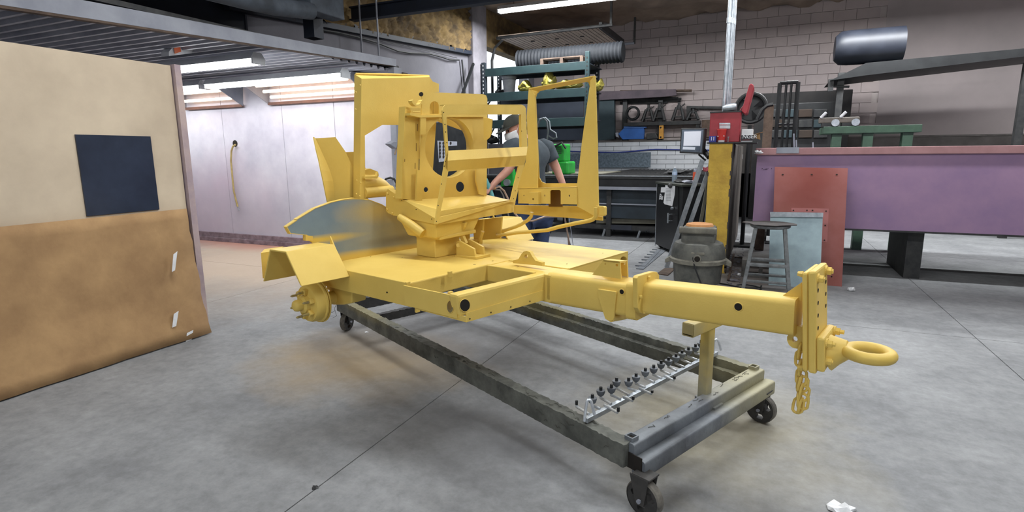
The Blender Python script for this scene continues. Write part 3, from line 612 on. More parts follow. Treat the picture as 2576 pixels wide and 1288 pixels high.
for x,y in [(1119,313),(1121,332),(1124,359),(1116,283),(1120,406),(1117,418),(1110,463),(1102,517),(1098,557),(1303,447),(1296,480),(1292,500),(1312,330)]: bolt(PS(x,y,GS+.0), TS_, .003, .002, m=HOLE)
# pedestal and turntable
tbox('pedestal', (-.90,-.04,DT), (-.745,.155,.965), bevel=.006)
MB().prism([TW(-.90,-.045,.945),TW(-.70,-.045,.945),TW(-.66,.2,.96),TW(-.90,.2,.96)],(0,0,.02)).obj('turntable_plate', YEL, tr, bevel=.004)
mb = MB(); lo = [TW(-.93,-.075,.955),TW(-.70,-.075,.955),TW(-.68,.2,.965),TW(-.93,.2,.965)]; hi = [TW(-1.0,-.09,1.07),TW(-.68,-.09,1.05),TW(-.67,.26,1.06),TW(-1.0,.26,1.09)]
mb.add(lo+hi,[(0,1,2,3),(7,6,5,4),(0,4,5,1),(1,5,6,2),(2,6,7,3),(3,7,4,0)]); mb.obj('turntable_skirt', YEL, tr, bevel=.01)
MB().tube([PL(1006,546,-.12),PL(1035,566,-.12),PL(1064,588,-.1)],[.02,.024,.026],12).obj('guide_tube', YEL, tr, smooth=True)
pl1 = [(1147,611),(1150,607),(1156,606),(1192,626),(1196,648),(1148,642)]
sL('clevis_plate', pl1, .075, .014, bevel=.002); sL('clevis_plate', [(x+22,y-5) for x,y in pl1[1:]]+[(1171,630)], .15, .014)
MB().tube([PL(1153,617,.07),PL(1153,617,.17)],.012,12).obj('clevis_pin', YEL, tr, smooth=True)
sL('clevis_base', [(1145,642),(1197,647),(1197,653),(1145,648)], .06, .12)
sL('swing_arm', [(1152,560),(1170,560),(1167,572),(1161,584),(1165,596),(1172,612),(1162,612),(1152,588),(1155,575)], .11, .02, bevel=.002)
MB().tube([PL(1174,600,.3),PL(1174,572,.3)],.02,14).obj('rest_post', YEL, tr, smooth=True)
sL('support_plate', [(1189,556),(1215,552),(1213,588),(1205,616),(1196,616),(1192,600)], .33, .015)
sL('support_plate', [(1212,552),(1262,546),(1258,600),(1205,604)], .45, .012)
MB().tube([PL(1214,582,.3),PL(1206,605,.3)],.012,8).obj('stop_rod', YEL, tr)
sL('floor_clamp', [(1172,603),(1206,604),(1205,616),(1178,614)], .3, .03)
# far window frame on the right
QN = V((.454,.89,0)); Q0 = TW(-.6,.45,0); QD = V((.89,-.454,0))
def sQ(name, poly, off=0, th=.006, holes=(), m=None, bevel=0):
    P = Q0-QN*off
    return MB().sheet([QP(x,y,P,QN) for x,y in poly], QN*th, [[QP(x,y,P,QN) for x,y in h] for h in holes]).obj(name, m or YEL, tr, bevel=bevel)
win = [(1347,245),(1350,236),(1357,229),(1462,207),(1472,205),(1480,208),(1484,218),(1464,356),(1454,461),(1372,461),(1362,457),(1356,446)]
sQ('window_frame', [(1330,222),(1495,190),(1499,250),(1478,470),(1301,476),(1310,445),(1322,408),(1328,365),(1325,292)], -.05, .005, [win])
sQ('frame_post', [(1485,205),(1494,190),(1497,191),(1502,356),(1505,517),(1497,544),(1452,519),(1451,469),(1459,400),(1464,356)], .015, .006)
sQ('frame_post', [(1330,222),(1345,238),(1349,330),(1352,400),(1352,474),(1301,476),(1312,440),(1322,408),(1328,365),(1325,292)], .0, .005)
mb = MB(); p, q = QP(1330,222,Q0,QN), QP(1495,190,Q0-QN*.015,QN); p2, q2 = QP(1352,228,Q0+QN*.05,QN), QP(1483,203,Q0+QN*.05,QN)
mb.add([p,q,q2,p2],[(0,1,2,3)]); o = mb.obj('frame_header', YEL, tr); md = o.modifiers.new('s','SOLIDIFY'); md.thickness = .004
sQ('frame_tray', [(1304,474),(1451,470),(1451.5,514.6),(1410.5,513.7),(1410.5,481),(1408,478),(1386,478),(1383.5,481),(1383.5,512.7),(1303.5,511.8)], .02, .005, [ell(1318,492,1.2,2,10),ell(1370,492,1.5,2.5,10),ell(1432,492.6,2,3,10)])
p = [QP(1304,474,Q0-QN*.02,QN),QP(1451,470,Q0-QN*.02,QN)]; MB().prism([p[0],p[1],p[1]+QN*.07,p[0]+QN*.07],(0,0,-.004)).obj('frame_tray_top', YEL, tr)
sQ('stop_block', [(1329.5,483.5),(1354,483.5),(1354.6,513.7),(1330,513.7)], .04, .02, [ell(1341,501,2.6,3,12)], bevel=0)
sQ('lower_rail', [(1293,516),(1450,518),(1497,544),(1515,541),(1515,555),(1293,537)], -.06, .008)
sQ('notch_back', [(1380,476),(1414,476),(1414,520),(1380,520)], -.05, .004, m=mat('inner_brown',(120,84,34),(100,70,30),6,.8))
sQ('bumper_bracket', [(1497,520),(1500,518),(1518,519),(1520,522),(1520,541),(1517,544),(1497,544)], .03, .02, bevel=.002); sQ('bumper_tab', [(1503,544),(1515,545),(1515,555),(1503,553)], .0, .006)
loop = [(1338,534),(1336,545),(1328,554),(1314,563),(1298,570),(1275,578),(1258,583),(1250,588),(1252,592),(1264,591),(1304,585),(1345,582),(1377,579),(1405,571),(1451,561),(1480,556),(1492,552),(1498,545),(1498,522)]
mb = MB(); mb.tube([QP(x,y,Q0-QN*(.05 if i > 7 else .0),QN) for i,(x,y) in enumerate(loop)],.0105,10); mb.obj('bumper_loop', YEL, tr, smooth=True)
# safety chain
ch = thing('safety_chain', 'yellow painted safety chain hanging under the tongue beside the pintle hitch', 'chain', PL(2012,1030,.07))
def link(c, along, flat, ln=.03, wd=.017, r=.0052):
    along, flat = V(along).normalized(), V(flat).normalized(); pts = []
    for k in range(16):
        t = 2*math.pi*k/16; pts.append(V(c)+along*(ln-wd+0)*(1 if math.cos(t) > 0 else -1)*(1 if abs(math.cos(t)) > .2 else abs(math.cos(t))/.2)+along*wd*math.cos(t)+flat*wd*math.sin(t))
    MB().tube(pts, r, 7, True).obj('chain_link', YEL, ch, smooth=True)
cl = [(2012,883),(2014,903),(2013,925),(2016,948),(2012,964),(2019,966),(2015,985),(2021,990),(2010,1005),(2020,1010),(2013,1022),(2008,1030)]
for k,(x,y) in enumerate(cl):
    link(PL(x,min(y,1020),.055), (TS_*random.uniform(-.15,.15)+Z_), TS_ if k%2 else TL_)
# ================================================================ WHEELED CART UNDER THE TRAILER
W1 = ZP(1620,1295); E1 = V((-.889,.458,0)); E2 = V((.4,.917,0)).normalized()
def CW(a, b, z): return W1+E1*a+E2*b+Z_*z
overlay(GRIME, (140,132,88), CW(1.9,1.14,.27), (.9,.4,.1), .6, 6, amount=.6); overlay(GRIME, (150,140,92), CW(2.6,0,.28), (.6,.6,.06), .6, 6, amount=.5); overlay(GRIME, (146,142,112), CW(.1,1.1,.27), (.5,.5,.15), .6, 6, amount=.6)
overlay(SLATE, (168,162,128), CW(.05,1.1,.22), (.5,.55,.2), .4, 5, amount=.8)
cart = thing('support_cart', 'grimy steel cart on casters carrying the yellow trailer chassis', 'cart', CW(1.5,.55,0))
def gunk(name, a, b, w_, h_, seed, m=GRIME):
    """paint-crusted tube: a subdivided box whose skin is lumpy"""
    a, b = V(a), V(b); t = (b-a).normalized(); s = t.cross(Z_).normalized(); n = int((b-a).length/.013); rr = random.Random(seed)
    prof = [(-1,-1),(-.3,-1),(.3,-1),(1,-1),(1,-.2),(1,.5),(1,1),(.5,1),(0,1),(-.5,1),(-1,1),(-1,.5),(-1,-.2)]; k = len(prof); vs = []
    for i in range(n+1):
        for (u, v) in prof:
            am = .0032 if v > 0 else .0015
            vs.append(a+(b-a)*(i/n)+s*(u*w_/2+rr.uniform(-am,am)*.6)+Z_*(v*h_/2+rr.uniform(-am,am)))
    fs = [(i*k+j,i*k+(j+1)%k,(i+1)*k+(j+1)%k,(i+1)*k+j) for i in range(n) for j in range(k)]+[tuple(range(k-1,-1,-1)),tuple(n*k+j for j in range(k))]
    return MB().add(vs, fs).obj(name, m, cart, smooth=True)
gunk('side_rail', CW(.085,.0,.222), CW(3.05,.0,.222), .062, .098, 1)
gunk('side_rail', CW(.1,1.13,.236), CW(3.05,1.13,.236), .05, .07, 2); gunk('rail_lower_flange', CW(.1,1.09,.192), CW(3.05,1.09,.192), .05, .07, 3)
gunk('cross_bar', CW(2.98,.03,.215), CW(2.98,1.12,.215), .06, .09, 4, DKST); gunk('cross_bar', CW(2.55,.03,.2), CW(2.55,1.12,.2), .05, .06, 5, DKST)
MB().rtube(CW(.095,.0,.228),CW(.085,1.145,.228),.07,.085,E1,.01).obj('front_bar', SLATE, cart, smooth=True)
MB().rtube(CW(.035,.0,.182),CW(.025,1.16,.182),.06,.075,E1,.012).obj('front_step', SLATE, cart, smooth=True)
MB().box(CW(.06,-.002,.2),(.085,.004,.065),(E1,E2,Z_)).obj('end_opening', HOLE, cart)
for bb_ in (.03,1.115): MB().rtube(CW(.095,bb_,.262),CW(.095,bb_,.288),.042,.042,E1,.004,.006).obj('stake_socket', SLATE, cart)
for bb_ in (.03,1.115): MB().box(CW(.095,bb_,.276),(.03,.03,.004),(E1,E2,Z_)).obj('socket_floor', HOLE, cart)
pa = ZP(1770,1026,.19); E2N = V((E2.y,-E2.x,0)); ta = QP(1731,826,pa,E2N); tb = QP(1826,795,pa,E2N); zT = (ta.z+tb.z)/2-.028; ta.z = tb.z = zT+.028
rr = random.Random(21); FLK = mat('peeled_paint_edge',(54,54,48),(70,70,62),20,.8)
for k in range(46):
    if k < 26: b0_ = CW(rr.uniform(.15,2.3),rr.uniform(-.02,.025),.274); u_ = E1
    elif k < 38: b0_ = CW(rr.uniform(.08,.11),rr.uniform(.1,1.05),.2725); u_ = E2
    else: b0_ = CW(rr.uniform(.15,1.6),-.036,rr.uniform(.2,.25)); u_ = E1
    v_ = E2 if k < 26 else (E1 if k < 38 else Z_); L_ = rr.uniform(.012,.03)
    MB().tube([b0_+u_*L_*t+v_*rr.uniform(-.009,.009) for t in (-1,-.4,.2,.7,1)],.0011,4).obj('paint_crack', FLK, cart)
PM = mat('post_overspray', (140,140,124), (118,120,112), 10, .6, .1); overlay(PM, (206,180,88), pa+Z_*.5, (.3,.3,.42), .4, 9, amount=.9)
MB().rtube(pa,pa+Z_*(zT-.19),.05,.05,E1,.008).obj('post', PM, cart, smooth=True)
MB().rtube(pa-Z_*.02,pa+Z_*.06,.066,.066,E1,.006).obj('post_socket', SLATE, cart, smooth=True)
MB().rtube(ta,tb,.058,.062,E1,.006,.005).obj('tee_bar', PM, cart, smooth=True)
MB().box(ta+Z_*.004-E2*.001,(.052,.004,.048),(E1,E2,Z_)).obj('tee_end', PM, cart)
MB().box(pa-E1*.055-Z_*.0+Z_*.01,(.05,.08,.06),(E1,E2,Z_)).obj('post_bracket', SLATE, cart)
def caster(c, ang, par, R=.076, top=.175):
    ax = V((math.cos(ang),math.sin(ang),0)); fo = V((-ax.y,ax.x,0)); c = V(c)+Z_*R
    f = MB(); 
    for s in (-1,1): f.prism([c+ax*s*.03+fo*q[0]+Z_*q[1] for q in [(-.018,-.02),(.018,-.02),(.035,top-R),(-.05,top-R)]], ax*s*.006)
    f.box(c+Z_*(top-R),(.07,.08,.008),(ax,fo,Z_)); fk = f.obj('caster_fork', CASTM, par, bevel=.002)
    n = 30; u, q = fo, Z_
    def circ(r, h, m_=n): return [c+ax*h+(u*math.cos(k*2*math.pi/m_)+q*math.sin(k*2*math.pi/m_))*r for k in range(m_)]
    hol = []
    for k in range(3):
        a0 = k*2*math.pi/3+.5; hol.append([c-ax*.018+(u*math.cos(t)+q*math.sin(t))*rr_ for t,rr_ in [(a0-.42,.03),(a0+.42,.03),(a0+.5,.045),(a0+.3,.056),(a0-.3,.056),(a0-.5,.045)]])
    MB().sheet(circ(R-.003,-.018), ax*.036, hol).obj('wheel_disc', CASTM, fk)
    mb = MB(); vs = circ(R-.006,-.021)+circ(R,-.015)+circ(R,.015)+circ(R-.006,.021); mb.add(vs,[(i*n+k,i*n+(k+1)%n,(i+1)*n+(k+1)%n,(i+1)*n+k) for i in range(3) for k in range(n)]); mb.obj('wheel_tread', RUBW, fk, smooth=True)
    MB().lathe(c-ax*.026, ax, [(.022,0),(.022,.052)], 14).obj('wheel_hub', CASTM, fk); MB().lathe(c-ax*.045, ax, [(.009,0),(.009,.09)], 8).obj('axle_bolt', GREYM, fk)
caster(W1+E1*.0+E2*.0, math.radians(-113), cart); caster(ZP(1912,1060), math.radians(-112), cart); caster(ZP(874,831), math.radians(-172), cart); caster(CW(2.98,1.13,0), math.radians(-160), cart)
wr = thing('loose_wire', 'bit of thin tie wire snagged on the rear of the cart rail', 'wire', ZP(860,800,.15))
MB().tube([CW(3.0,-.04,.26),CW(3.03,-.06,.2),CW(3.02,-.05,.14),CW(3.05,-.07,.12)],.0015,5).obj('strand', DKST, wr); MB().tube([CW(3.04,-.05,.18),CW(3.1,-.06,.15),CW(3.14,-.05,.155)],.0015,5).obj('strand', DKST, wr)
# hanging bar with hooks lying across the cart
HZ = .292
def c6(x, y): return (1420+x/4.293, 820+y/4.293)
def HP6(x, y, z=HZ): return ZP(*c6(x,y), z)
hr = thing('hook_bar', 'zinc bar with rows of welded hooks lying across the cart rails', 'hanging bar', HP6(850,660,.27))
hb0, hb1 = HP6(225,1005), HP6(1640,280); hd = (hb1-hb0).normalized()
MB().box((hb0+hb1)/2-Z_*.006,((hb1-hb0).length,.022,.022),(hd,Z_.cross(hd),Z_)).obj('bar', GALV, hr, bevel=.002)
def upz(x, y, xt, yt): 
    p = HP6(x,y); d = ray(*c6(xt,yt)); t = (p-CO).dot(CF)/d.dot(CF); return max(.012,(CO+d*t).z-p.z)
hooks = [((265,970),(130,890),None,(130,800)),((385,910),(300,880),(278,840),(280,770)),((505,860),(390,795),(378,772),(378,708)),((605,805),(505,765),(495,735),(495,670)),((700,765),(560,690),(563,655),(563,603)),((775,715),(690,690),(683,658),(683,598)),((870,680),(770,640),(760,605),(760,545)),((970,625),(870,580),(848,550),(848,492)),((1050,580),(960,545),(952,520),(952,462)),((1140,540),(1040,495),(1030,470),(1030,410)),((1210,500),(1120,460),(1108,432),(1108,378)),((1295,460),(1200,420),(1190,395),(1190,338)),((1365,420),(1265,380),(1255,350),(1255,298)),((1435,380),(1335,345),(1335,318),(1335,265)),((1510,340),(1410,310),(1407,282),(1407,235)),((1570,305),(1470,265),(1466,242),(1466,195))]
fronts = [((430,870),(580,960),(592,870)),((635,780),(740,830),(750,755)),((810,690),(945,755),(952,690)),((1080,555),(1185,605),(1195,535))]
nth = ['second','third','fourth','fifth','sixth','seventh','eighth','ninth','tenth','eleventh','twelfth','thirteenth','fourteenth','fifteenth','sixteenth']
kk = 0
for (b0, e0_, cl_, tp) in hooks:
    p, q = HP6(*b0), HP6(*e0_); h = upz(*e0_, *tp)
    mb = MB(); mb.tube([p+Z_*.008,q+Z_*.008],.006,8); mb.obj('hook', RODM, hr, smooth=True)
    if cl_ is None:
        MB().tube([q+Z_*.008,q+Z_*.02],.006,8).obj('hook_bend', RODM, hr); MB().tube([q+Z_*.018,q+Z_*h],.0065,8).obj('hook_tip', BLK, hr, smooth=True)
    else:
        MB().tube([q+Z_*.006,q+Z_*.03],.006,8).obj('hook_bend', RODM, hr)
        t = thing('clamp_fitting', f'grey cup fitting with black stud, {nth[kk]} rear hook from the V-looped bar end', 'fitting', q+Z_*.02, 'cup fittings on the hook bar'); kk += 1
        MB().lathe(q+Z_*.016, Z_, [(.006,0),(.015,.008),(.02,.022),(.02,.03),(.008,.03)], 14).obj('cup', SLATE, t, smooth=True)
        MB().lathe(q+Z_*.042, Z_, [(.0075,0),(.0075,max(.02,h-.042))], 8).obj('stud', BLK, t)
        t['group'] = 'cup fittings on the hook bar'
for (b0, e0_, tp) in fronts:
    p, q = HP6(*b0), HP6(*e0_); h = upz(*e0_, *tp)
    MB().tube([p+Z_*.008,q+(p-q)*.06+Z_*.008,q+Z_*.02],.006,8).obj('hook', RODM, hr, smooth=True); MB().tube([q+Z_*.016,q+Z_*h],.0065,8).obj('hook_tip', BLK, hr, smooth=True)
q = HP6(228,1015)
def V6(x, y, base): d = ray(*c6(x,y)); return CO+d*((base-CO).dot(CF)/d.dot(CF))
MB().tube([V6(x,y,q) for x,y in [(215,1030),(225,930),(240,820),(255,797),(270,795),(288,812),(305,880),(325,960)]],.0065,8).obj('end_loop', RODM, hr, smooth=True)
q = HP6(1615,300); MB().tube([V6(x,y,q) for x,y in [(1608,300),(1612,200),(1622,152),(1640,141),(1658,158),(1675,205),(1690,262)]],.0065,8).obj('end_hook', RODM, hr, smooth=True)
# floor litter near the camera
def crumple(name, c, r, seed, m, label, sq=.5, cat='scrap'):
    rr = random.Random(seed); bm = bmesh.new(); bmesh.ops.create_icosphere(bm, subdivisions=2, radius=1)
    mb = MB(); bm.verts.ensure_lookup_table()
    mb.add([V(c)+V((v.co.x*r*rr.uniform(.55,1.2), v.co.y*r*rr.uniform(.55,1.2), max(0,(v.co.z*.5+.5)*r*sq*rr.uniform(.3,1.2)))) for v in bm.verts], [tuple(v.index for v in f.verts) for f in bm.faces]); bm.free()
    return tag(mb.obj(name, m), label, cat)
crumple('paper_scrap', ZP(2120,1285), .055, 4, WHITE, 'torn white paper scrap on the bare floor in front of the cart', .5, 'paper')
crumple('tape_scrap', ZP(793,1227), .016, 5, BLK, 'small black tape scrap on the floor near the joint', .5)
crumple('plastic_wrap', ZP(2140,732), .04, 8, WHITE, 'crumpled clear plastic on the floor before the rust-red panel', 1.2, 'plastic')
crumple('masking_scrap', ZP(922,836), .016, 9, WHITE, 'tiny pale masking scrap beside the rear caster', .4)
# ================================================================ BACKGROUND: RACK AND DOOR
rk = thing('pallet_rack', 'green and black pallet rack standing before the daylight doorway', 'rack', (-4.1,10.6,0))
RY0, RY1 = 10.45, 11.45
rxl, rxr = YP(1217,170,RY0).x, YP(1478,165,RY0).x; rbl, rbr = YP(1256,200,RY1).x, YP(1503,170,RY1).x
def post(x, y, m, zt_):
    p = MB().lohi((x-.04,y-.035,0),(x+.04,y+.035,zt_)).obj('upright', m, rk, bevel=.004)
    mb = MB(); z = .9
    while z < zt_-.05: mb.box((x,y-.036,z),(.018,.003,.03)); z += .075
    mb.obj('punched_holes', HOLE if m is RACKG else WHITE, p)['kind'] = 'stuff'
ztop = YP(1217,158,RY0).z
post(rxl,RY0,RACKD,ztop); post(rxr,RY0,RACKG,ztop+.05); post(rbl,RY1,RACKD,ztop+.03); post(rbr,RY1,RACKD,ztop)
def rbeam(ypx, h, m, yy, x0, x1, nm='shelf_beam'):
    z = YP((1217+1478)/2, ypx, yy).z; MB().lohi((x0,yy-.03,z-h),(x1,yy+.03,z)).obj(nm, m, rk, bevel=.004); return z
z_top = rbeam(164,.15,RACKG,RY0,rxl,rxr); rbeam(180,.13,RACKD,RY1,rbl,rbr)
z_mid = rbeam(228,.16,RACKG,RY0,rxl,rxr); rbeam(246,.12,RACKD,RY1,rbl,rbr)
z_low = rbeam(299,.16,RACKG,RY0,rxl,rxr); rbeam(312,.12,RACKD,RY1,rbl,rbr)
for zz in (z_top,z_mid,z_low): MB().lohi((rxl,RY0,zz-.03),(rxr,RY1,zz-.01)).obj('shelf_deck', RACKD, rk)
for (z0_,z1_) in ((2.3,2.85),(1.6,2.2)): MB().tube([(rbl,RY1,z1_),(rxl,RY0,z0_)],.02,6).obj('brace', RACKG, rk)
for (z0_,z1_) in ((2.3,2.85),(1.6,2.2)): MB().tube([(rbr,RY1,z1_),(rxr,RY0,z0_)],.02,6).obj('brace', RACKG, rk)
# corrugated pipe on top
pp = MB(); x0, x1 = YP(1303,160,10.9).x, YP(1566,150,10.9).x; R = .2; zc_ = z_top+R; prof = []; n = int((x1-x0)/.035)
for i in range(n+1): prof.append((R-(.018 if i%2 else 0), (x1-x0)*i/n))
o = pp.lathe((x0,10.95,zc_),(1,0,0),prof,18).obj('culvert_pipe', mat('black_pipe',(20,24,30),(28,32,38),6,.75), None, smooth=True); tag(o,'black corrugated culvert pipe lying on top of the pallet rack','pipe')
pl = thing('wood_pallet', 'grey wooden pallet lying on the rack top in front of the culvert pipe', 'pallet', (-4,10.5,z_top))
ax0, ax1 = YP(1362,150,10.5).x, YP(1468,150,10.5).x
for k in range(3): MB().lohi((ax0+(ax1-ax0)*(k/2)*.94,10.43,z_top),(ax0+(ax1-ax0)*(k/2)*.94+.06,10.72,z_top+.09)).obj('runner', WOODM, pl)
for k in range(4): MB().lohi((ax0,10.43+k*.075,z_top+.09),(ax1,10.49+k*.075,z_top+.11)).obj('slat', WOODM, pl)
# bucket and bags on the middle shelf
bk = thing('paint_bucket', 'white plastic bucket on the middle rack shelf beside yellow bags', 'bucket', YP(1281,231,10.7))
bc = YP(1281,231,10.7); bc.z = z_mid
MB().lathe(bc, Z_, [(.11,0),(.14,.3),(.15,.3),(.15,.33),(.14,.33)], 20).obj('body', mat('bucket_white',(196,200,204),(170,174,180),7,.5), bk, smooth=True)
MB().tube([bc+V((.14*math.cos(t),.14*math.sin(t),.27)) for t in [i*math.pi/10 for i in range(20)]],.007,6,True).obj('rim_band', GREYM, bk)
BAG = mat('yellow_bag', (176,166,70), (100,92,44), 9, .5, 0, .6, 14)
def bag(px, py, w_, h_, seed, label):
    p = YP(px,py,10.62 if px < 1490 else 11.2); p.z = z_mid; rr = random.Random(seed); bm = bmesh.new(); bmesh.ops.create_icosphere(bm, subdivisions=3, radius=1)
    mb = MB(); mb.add([p+V((v.co.x*w_*rr.uniform(.85,1.08), v.co.y*.2*rr.uniform(.85,1.1), (v.co.z*.5+.5)*h_*(1+.25*math.sin(v.co.x*5+seed))*rr.uniform(.9,1.08))) for v in bm.verts],[tuple(v.index for v in f.verts) for f in bm.faces]); bm.free()
    return tag(mb.obj('sand_bag', BAG, None), label, 'bag')
bag(1322,225,.15,.2,1,'small bulging yellow bag next to the white bucket'); bag(1382,210,.14,.36,2,'tall upright yellow bag on the middle rack shelf'); bag(1432,220,.28,.16,3,'long flat yellow bag along the middle rack shelf'); bag(1502,226,.13,.22,4,'yellow bag poking out past the green rack upright')
for k,(px,py,w_,h_) in enumerate([(1262,229,.16,.1),(1300,345,.25,.2)]):
    pass
crumple('scrap_pile', V((YP(1262,230,10.7).x,10.7,z_mid)), .16, 12, BLK, 'heap of dark scrap metal on the middle shelf beside the bucket', .6)
crumple('scrap_heap', V((YP(1236,345,10.9).x,10.9,1.62)), .22, 13, BLK, 'tangle of dark metal offcuts in front of the bright doorway', .9)
ledge = tag(MB().lohi((rxl-.1,10.8,0),(-4.0,11.3,1.62)).obj('crate_stack', GREYW), 'grey block knee wall behind the rack holding metal offcuts', 'crate')
# overhead door parked on its tracks
od = thing('overhead_door', 'cream sectional overhead door parked open on ceiling tracks', 'door', (-4.2,12,3.8))
DZc = 3.8
def D(px, py): return ZP(px,py,DZc)
dx0, dx1, dy0, dy1 = D(1250,95).x, D(1515,73).x, 11.12, 13.0
for k in range(4):
    a = dx0+(dx1-dx0)*k/4; b_ = dx0+(dx1-dx0)*(k+1)/4
    s = MB().lohi((a+.006,dy0,DZc),(b_-.006,dy1,DZc+.05)).obj('door_section', DOORW, od)
    for q in range(1,6): MB().lohi((a+(b_-a)*q/6-.004,dy0,DZc-.003),(a+(b_-a)*q/6+.004,dy1,DZc+.001)).obj('groove', WOODM, s)
    for yy in (dy0+.6,dy1-.6): MB().box((b_,yy,DZc-.01),(.08,.04,.012)).obj('hinge', DKST, s)
for yy in (dy0-.05,dy1+.05):
    MB().tube([(XG+.05,yy,2.6),(XG+.05,yy,3.35),(XG+.12,yy,3.6),(XG+.3,yy,3.74),(dx0,yy,3.79),(dx1+.25,yy,DZc+.02)],.03,6).obj('track', DKST if yy < 12 else GREYM, od)
MB().lohi((dx1-.03,dy0,DZc-.02),(dx1+.03,dy1,DZc+.1)).obj('end_rail', DKST, od)
for xx, yy in ((dx1+.22,dy0-.05),(dx1+.25,dy1+.05)): MB().lohi((xx-.02,yy-.02,DZc),(xx+.02,yy+.02,ROOF)).obj('hanger', DKST, od)
# doorway jamb outside, daylight beyond
struct(MB().lohi((XG-6,8,-.12),(XG-.3,16,-.02)).obj('floor_outside', mat('outside_paving',(220,220,222),(200,200,204),2,.9)))
# ---------------------------------------------------------------- items along the ledge
LY = 13.36
def LP(px, py, y=LY): return YP(px,py,y)
def lsheet(name, poly, m, label, cat, y=LY, th=.06, bevel=0): return tag(MB().prism([LP(x,yy,y) for x,yy in poly],(0,th,0)).obj(name, m, None, bevel=bevel), label, cat)
TEAL = mat('dark_teal_board', (38,54,60), (48,64,70), 4, .7)
lsheet('steel_sheet', [(1350,250),(1468,245),(1466,352),(1350,353)], mat('blue_black_sheet',(44,52,66),(54,62,76),3,.6), 'blue-black steel sheet standing on the ledge behind the rack', 'sheet', 13.45, .03)
lsheet('locker_panel', [(1500,254),(1545,249),(1546,350),(1500,353)], TEAL, 'dark teal locker panel standing on the ledge beside the rack', 'panel', LY, .12)
lsheet('flat_plate', [(1504,230),(1699,224),(1702,240),(1660,244),(1504,252)], mat('mauve_plate',(92,80,88),(70,62,70),3,.7), 'wide mauve-brown plate laid over the bar stock', 'plate', 13.3, .1)
br = thing('bar_stock', 'bundle of dark steel bars sticking out along the block wall', 'bars', LP(1640,250))
for k,(x0,x1_,y0) in enumerate([(1560,1740,228),(1545,1700,236),(1540,1706,247),(1548,1714,249),(1570,1712,252),(1560,1680,257)]):
    MB().tube([YP(x0,y0+2,13.43+.025*k),YP(x1_,y0,13.43+.025*k)],.03,5).obj('bar', DKST if k else WOODM, br)
for x in (1570,1660): MB().lohi((LP(x,252).x-.05,13.45,1.69),(LP(x,252).x+.05,13.55,LP(x,252,13.5).z)).obj('support', DKST, br)
bn = thing('steel_bench', 'low dark steel bench on the ledge carrying the jack stands', 'bench', LP(1665,345))
zt2 = LP(1660,306).z; xb0, xb1 = LP(1570,300).x, LP(1762,300).x
MB().lohi((xb0,13.34,zt2-.08),(xb1,13.56,zt2)).obj('bench_top', DKST, bn)
for x in (xb0+.05,(xb0+xb1)/2,xb1-.05): MB().lohi((x-.04,13.36,1.69),(x+.04,13.54,zt2-.08)).obj('bench_leg', DKST, bn)
def jack(px, top, k, label):
    p = LP(px,305,13.42); b0 = V((p.x,13.44,zt2)); H = LP(px,top,13.42).z-zt2
    t = thing('jack_stand', label, 'jack stand', b0, 'jack stands on the ledge bench')
    for sx in (-1,1):
        for sy in (-1,1): MB().tube([b0+V((sx*.125,sy*.09,.02)),b0+V((sx*.05,sy*.04,H*.7))],.028,5).obj('leg', DKST, t)
    MB().lohi(tuple(b0+V((-.11,-.07,H*.2))),tuple(b0+V((.11,.07,H*.25)))).obj('brace', DKST, t)
    MB().lathe(b0+Z_*H*.6, Z_, [(.06,0),(.05,H*.2),(.03,H*.21),(.03,H*.38),(.07,H*.4)], 8).obj('column', DKST, t)
    MB().tube([b0+V((.05,-.05,H*.7)),b0+V((.14,-.08,H*.86))],.012,5).obj('handle', DKST, t)
for k,(px,tp,lb) in enumerate([(1630,262,'dark jack stand at the end of the bench nearest the teal locker panel'),(1658,258,'dark jack stand second along the bench from the teal locker panel'),(1706,255,'tall narrow jack stand second from the red toolbox'),(1742,272,'dark jack stand on the bench end nearest the red toolbox')]): jack(px,tp,k,lb)
cl2 = thing('coil_of_hose', 'coiled dark hose on the bench beside the jack stands', 'hose', LP(1592,300))
for k in range(3): MB().tube([LP(1592,285,13.3)+V((.14*math.cos(t),.04*k-.04,.14*math.sin(t))) for t in [i*math.pi/10 for i in range(20)]],.025,6,True).obj('coil', BLK, cl2)
lsheet('angle_frame', [(1727,266),(1835,268),(1835,274),(1738,273),(1738,302),(1727,302)], DKST, 'dark angle iron frame leaning on the wall behind the jack stands', 'frame', 13.5, .06)
bb2 = thing('blue_bin', 'blue steel bin with a pointed end lying on the ledge', 'bin', LP(1590,350,13.1))
MB().prism([LP(x,y,13.2) for x,y in [(1555,337),(1570,321),(1620,321),(1619,350),(1566,351)]],(0,.12,0)).obj('body', mat('blue_bin_paint',(44,96,170),(38,84,150),5,.5), bb2, bevel=.01)
MB().prism([LP(x,y,13.19) for x,y in [(1569,318),(1624,319),(1624,322),(1569,322)]],(0,.13,0)).obj('rim', mat('blue_bin_rim',(60,100,160),(50,84,140),5,.5), bb2); MB().prism([LP(x,y,13.2) for x,y in [(1548,334),(1555,333),(1556,346),(1549,343)]],(0,.1,0)).obj('nozzle', GREYM, bb2)
ob = thing('orange_block', 'orange-painted wood block with two bolt holes on the ledge', 'block', LP(1662,350,13.05))
MB().prism([LP(x,y,13.2) for x,y in [(1658,316),(1668,315),(1668,349),(1657,350)]],(0,.12,0)).obj('block', mat('orange_wood',(206,150,64),(180,128,56),9,.7), ob, bevel=.006)
for y in (321,345): MB().lathe(LP(1662,y,13.197), Y_, [(.02,-.002),(.02,.002)], 8).obj('hole', HOLE, ob)
lsheet('motor_block', [(1625,336),(1650,334),(1656,349),(1626,352)], DKST, 'dark gearbox lump between the blue bin and the orange block', 'gearbox', 13.2, .12, .02)
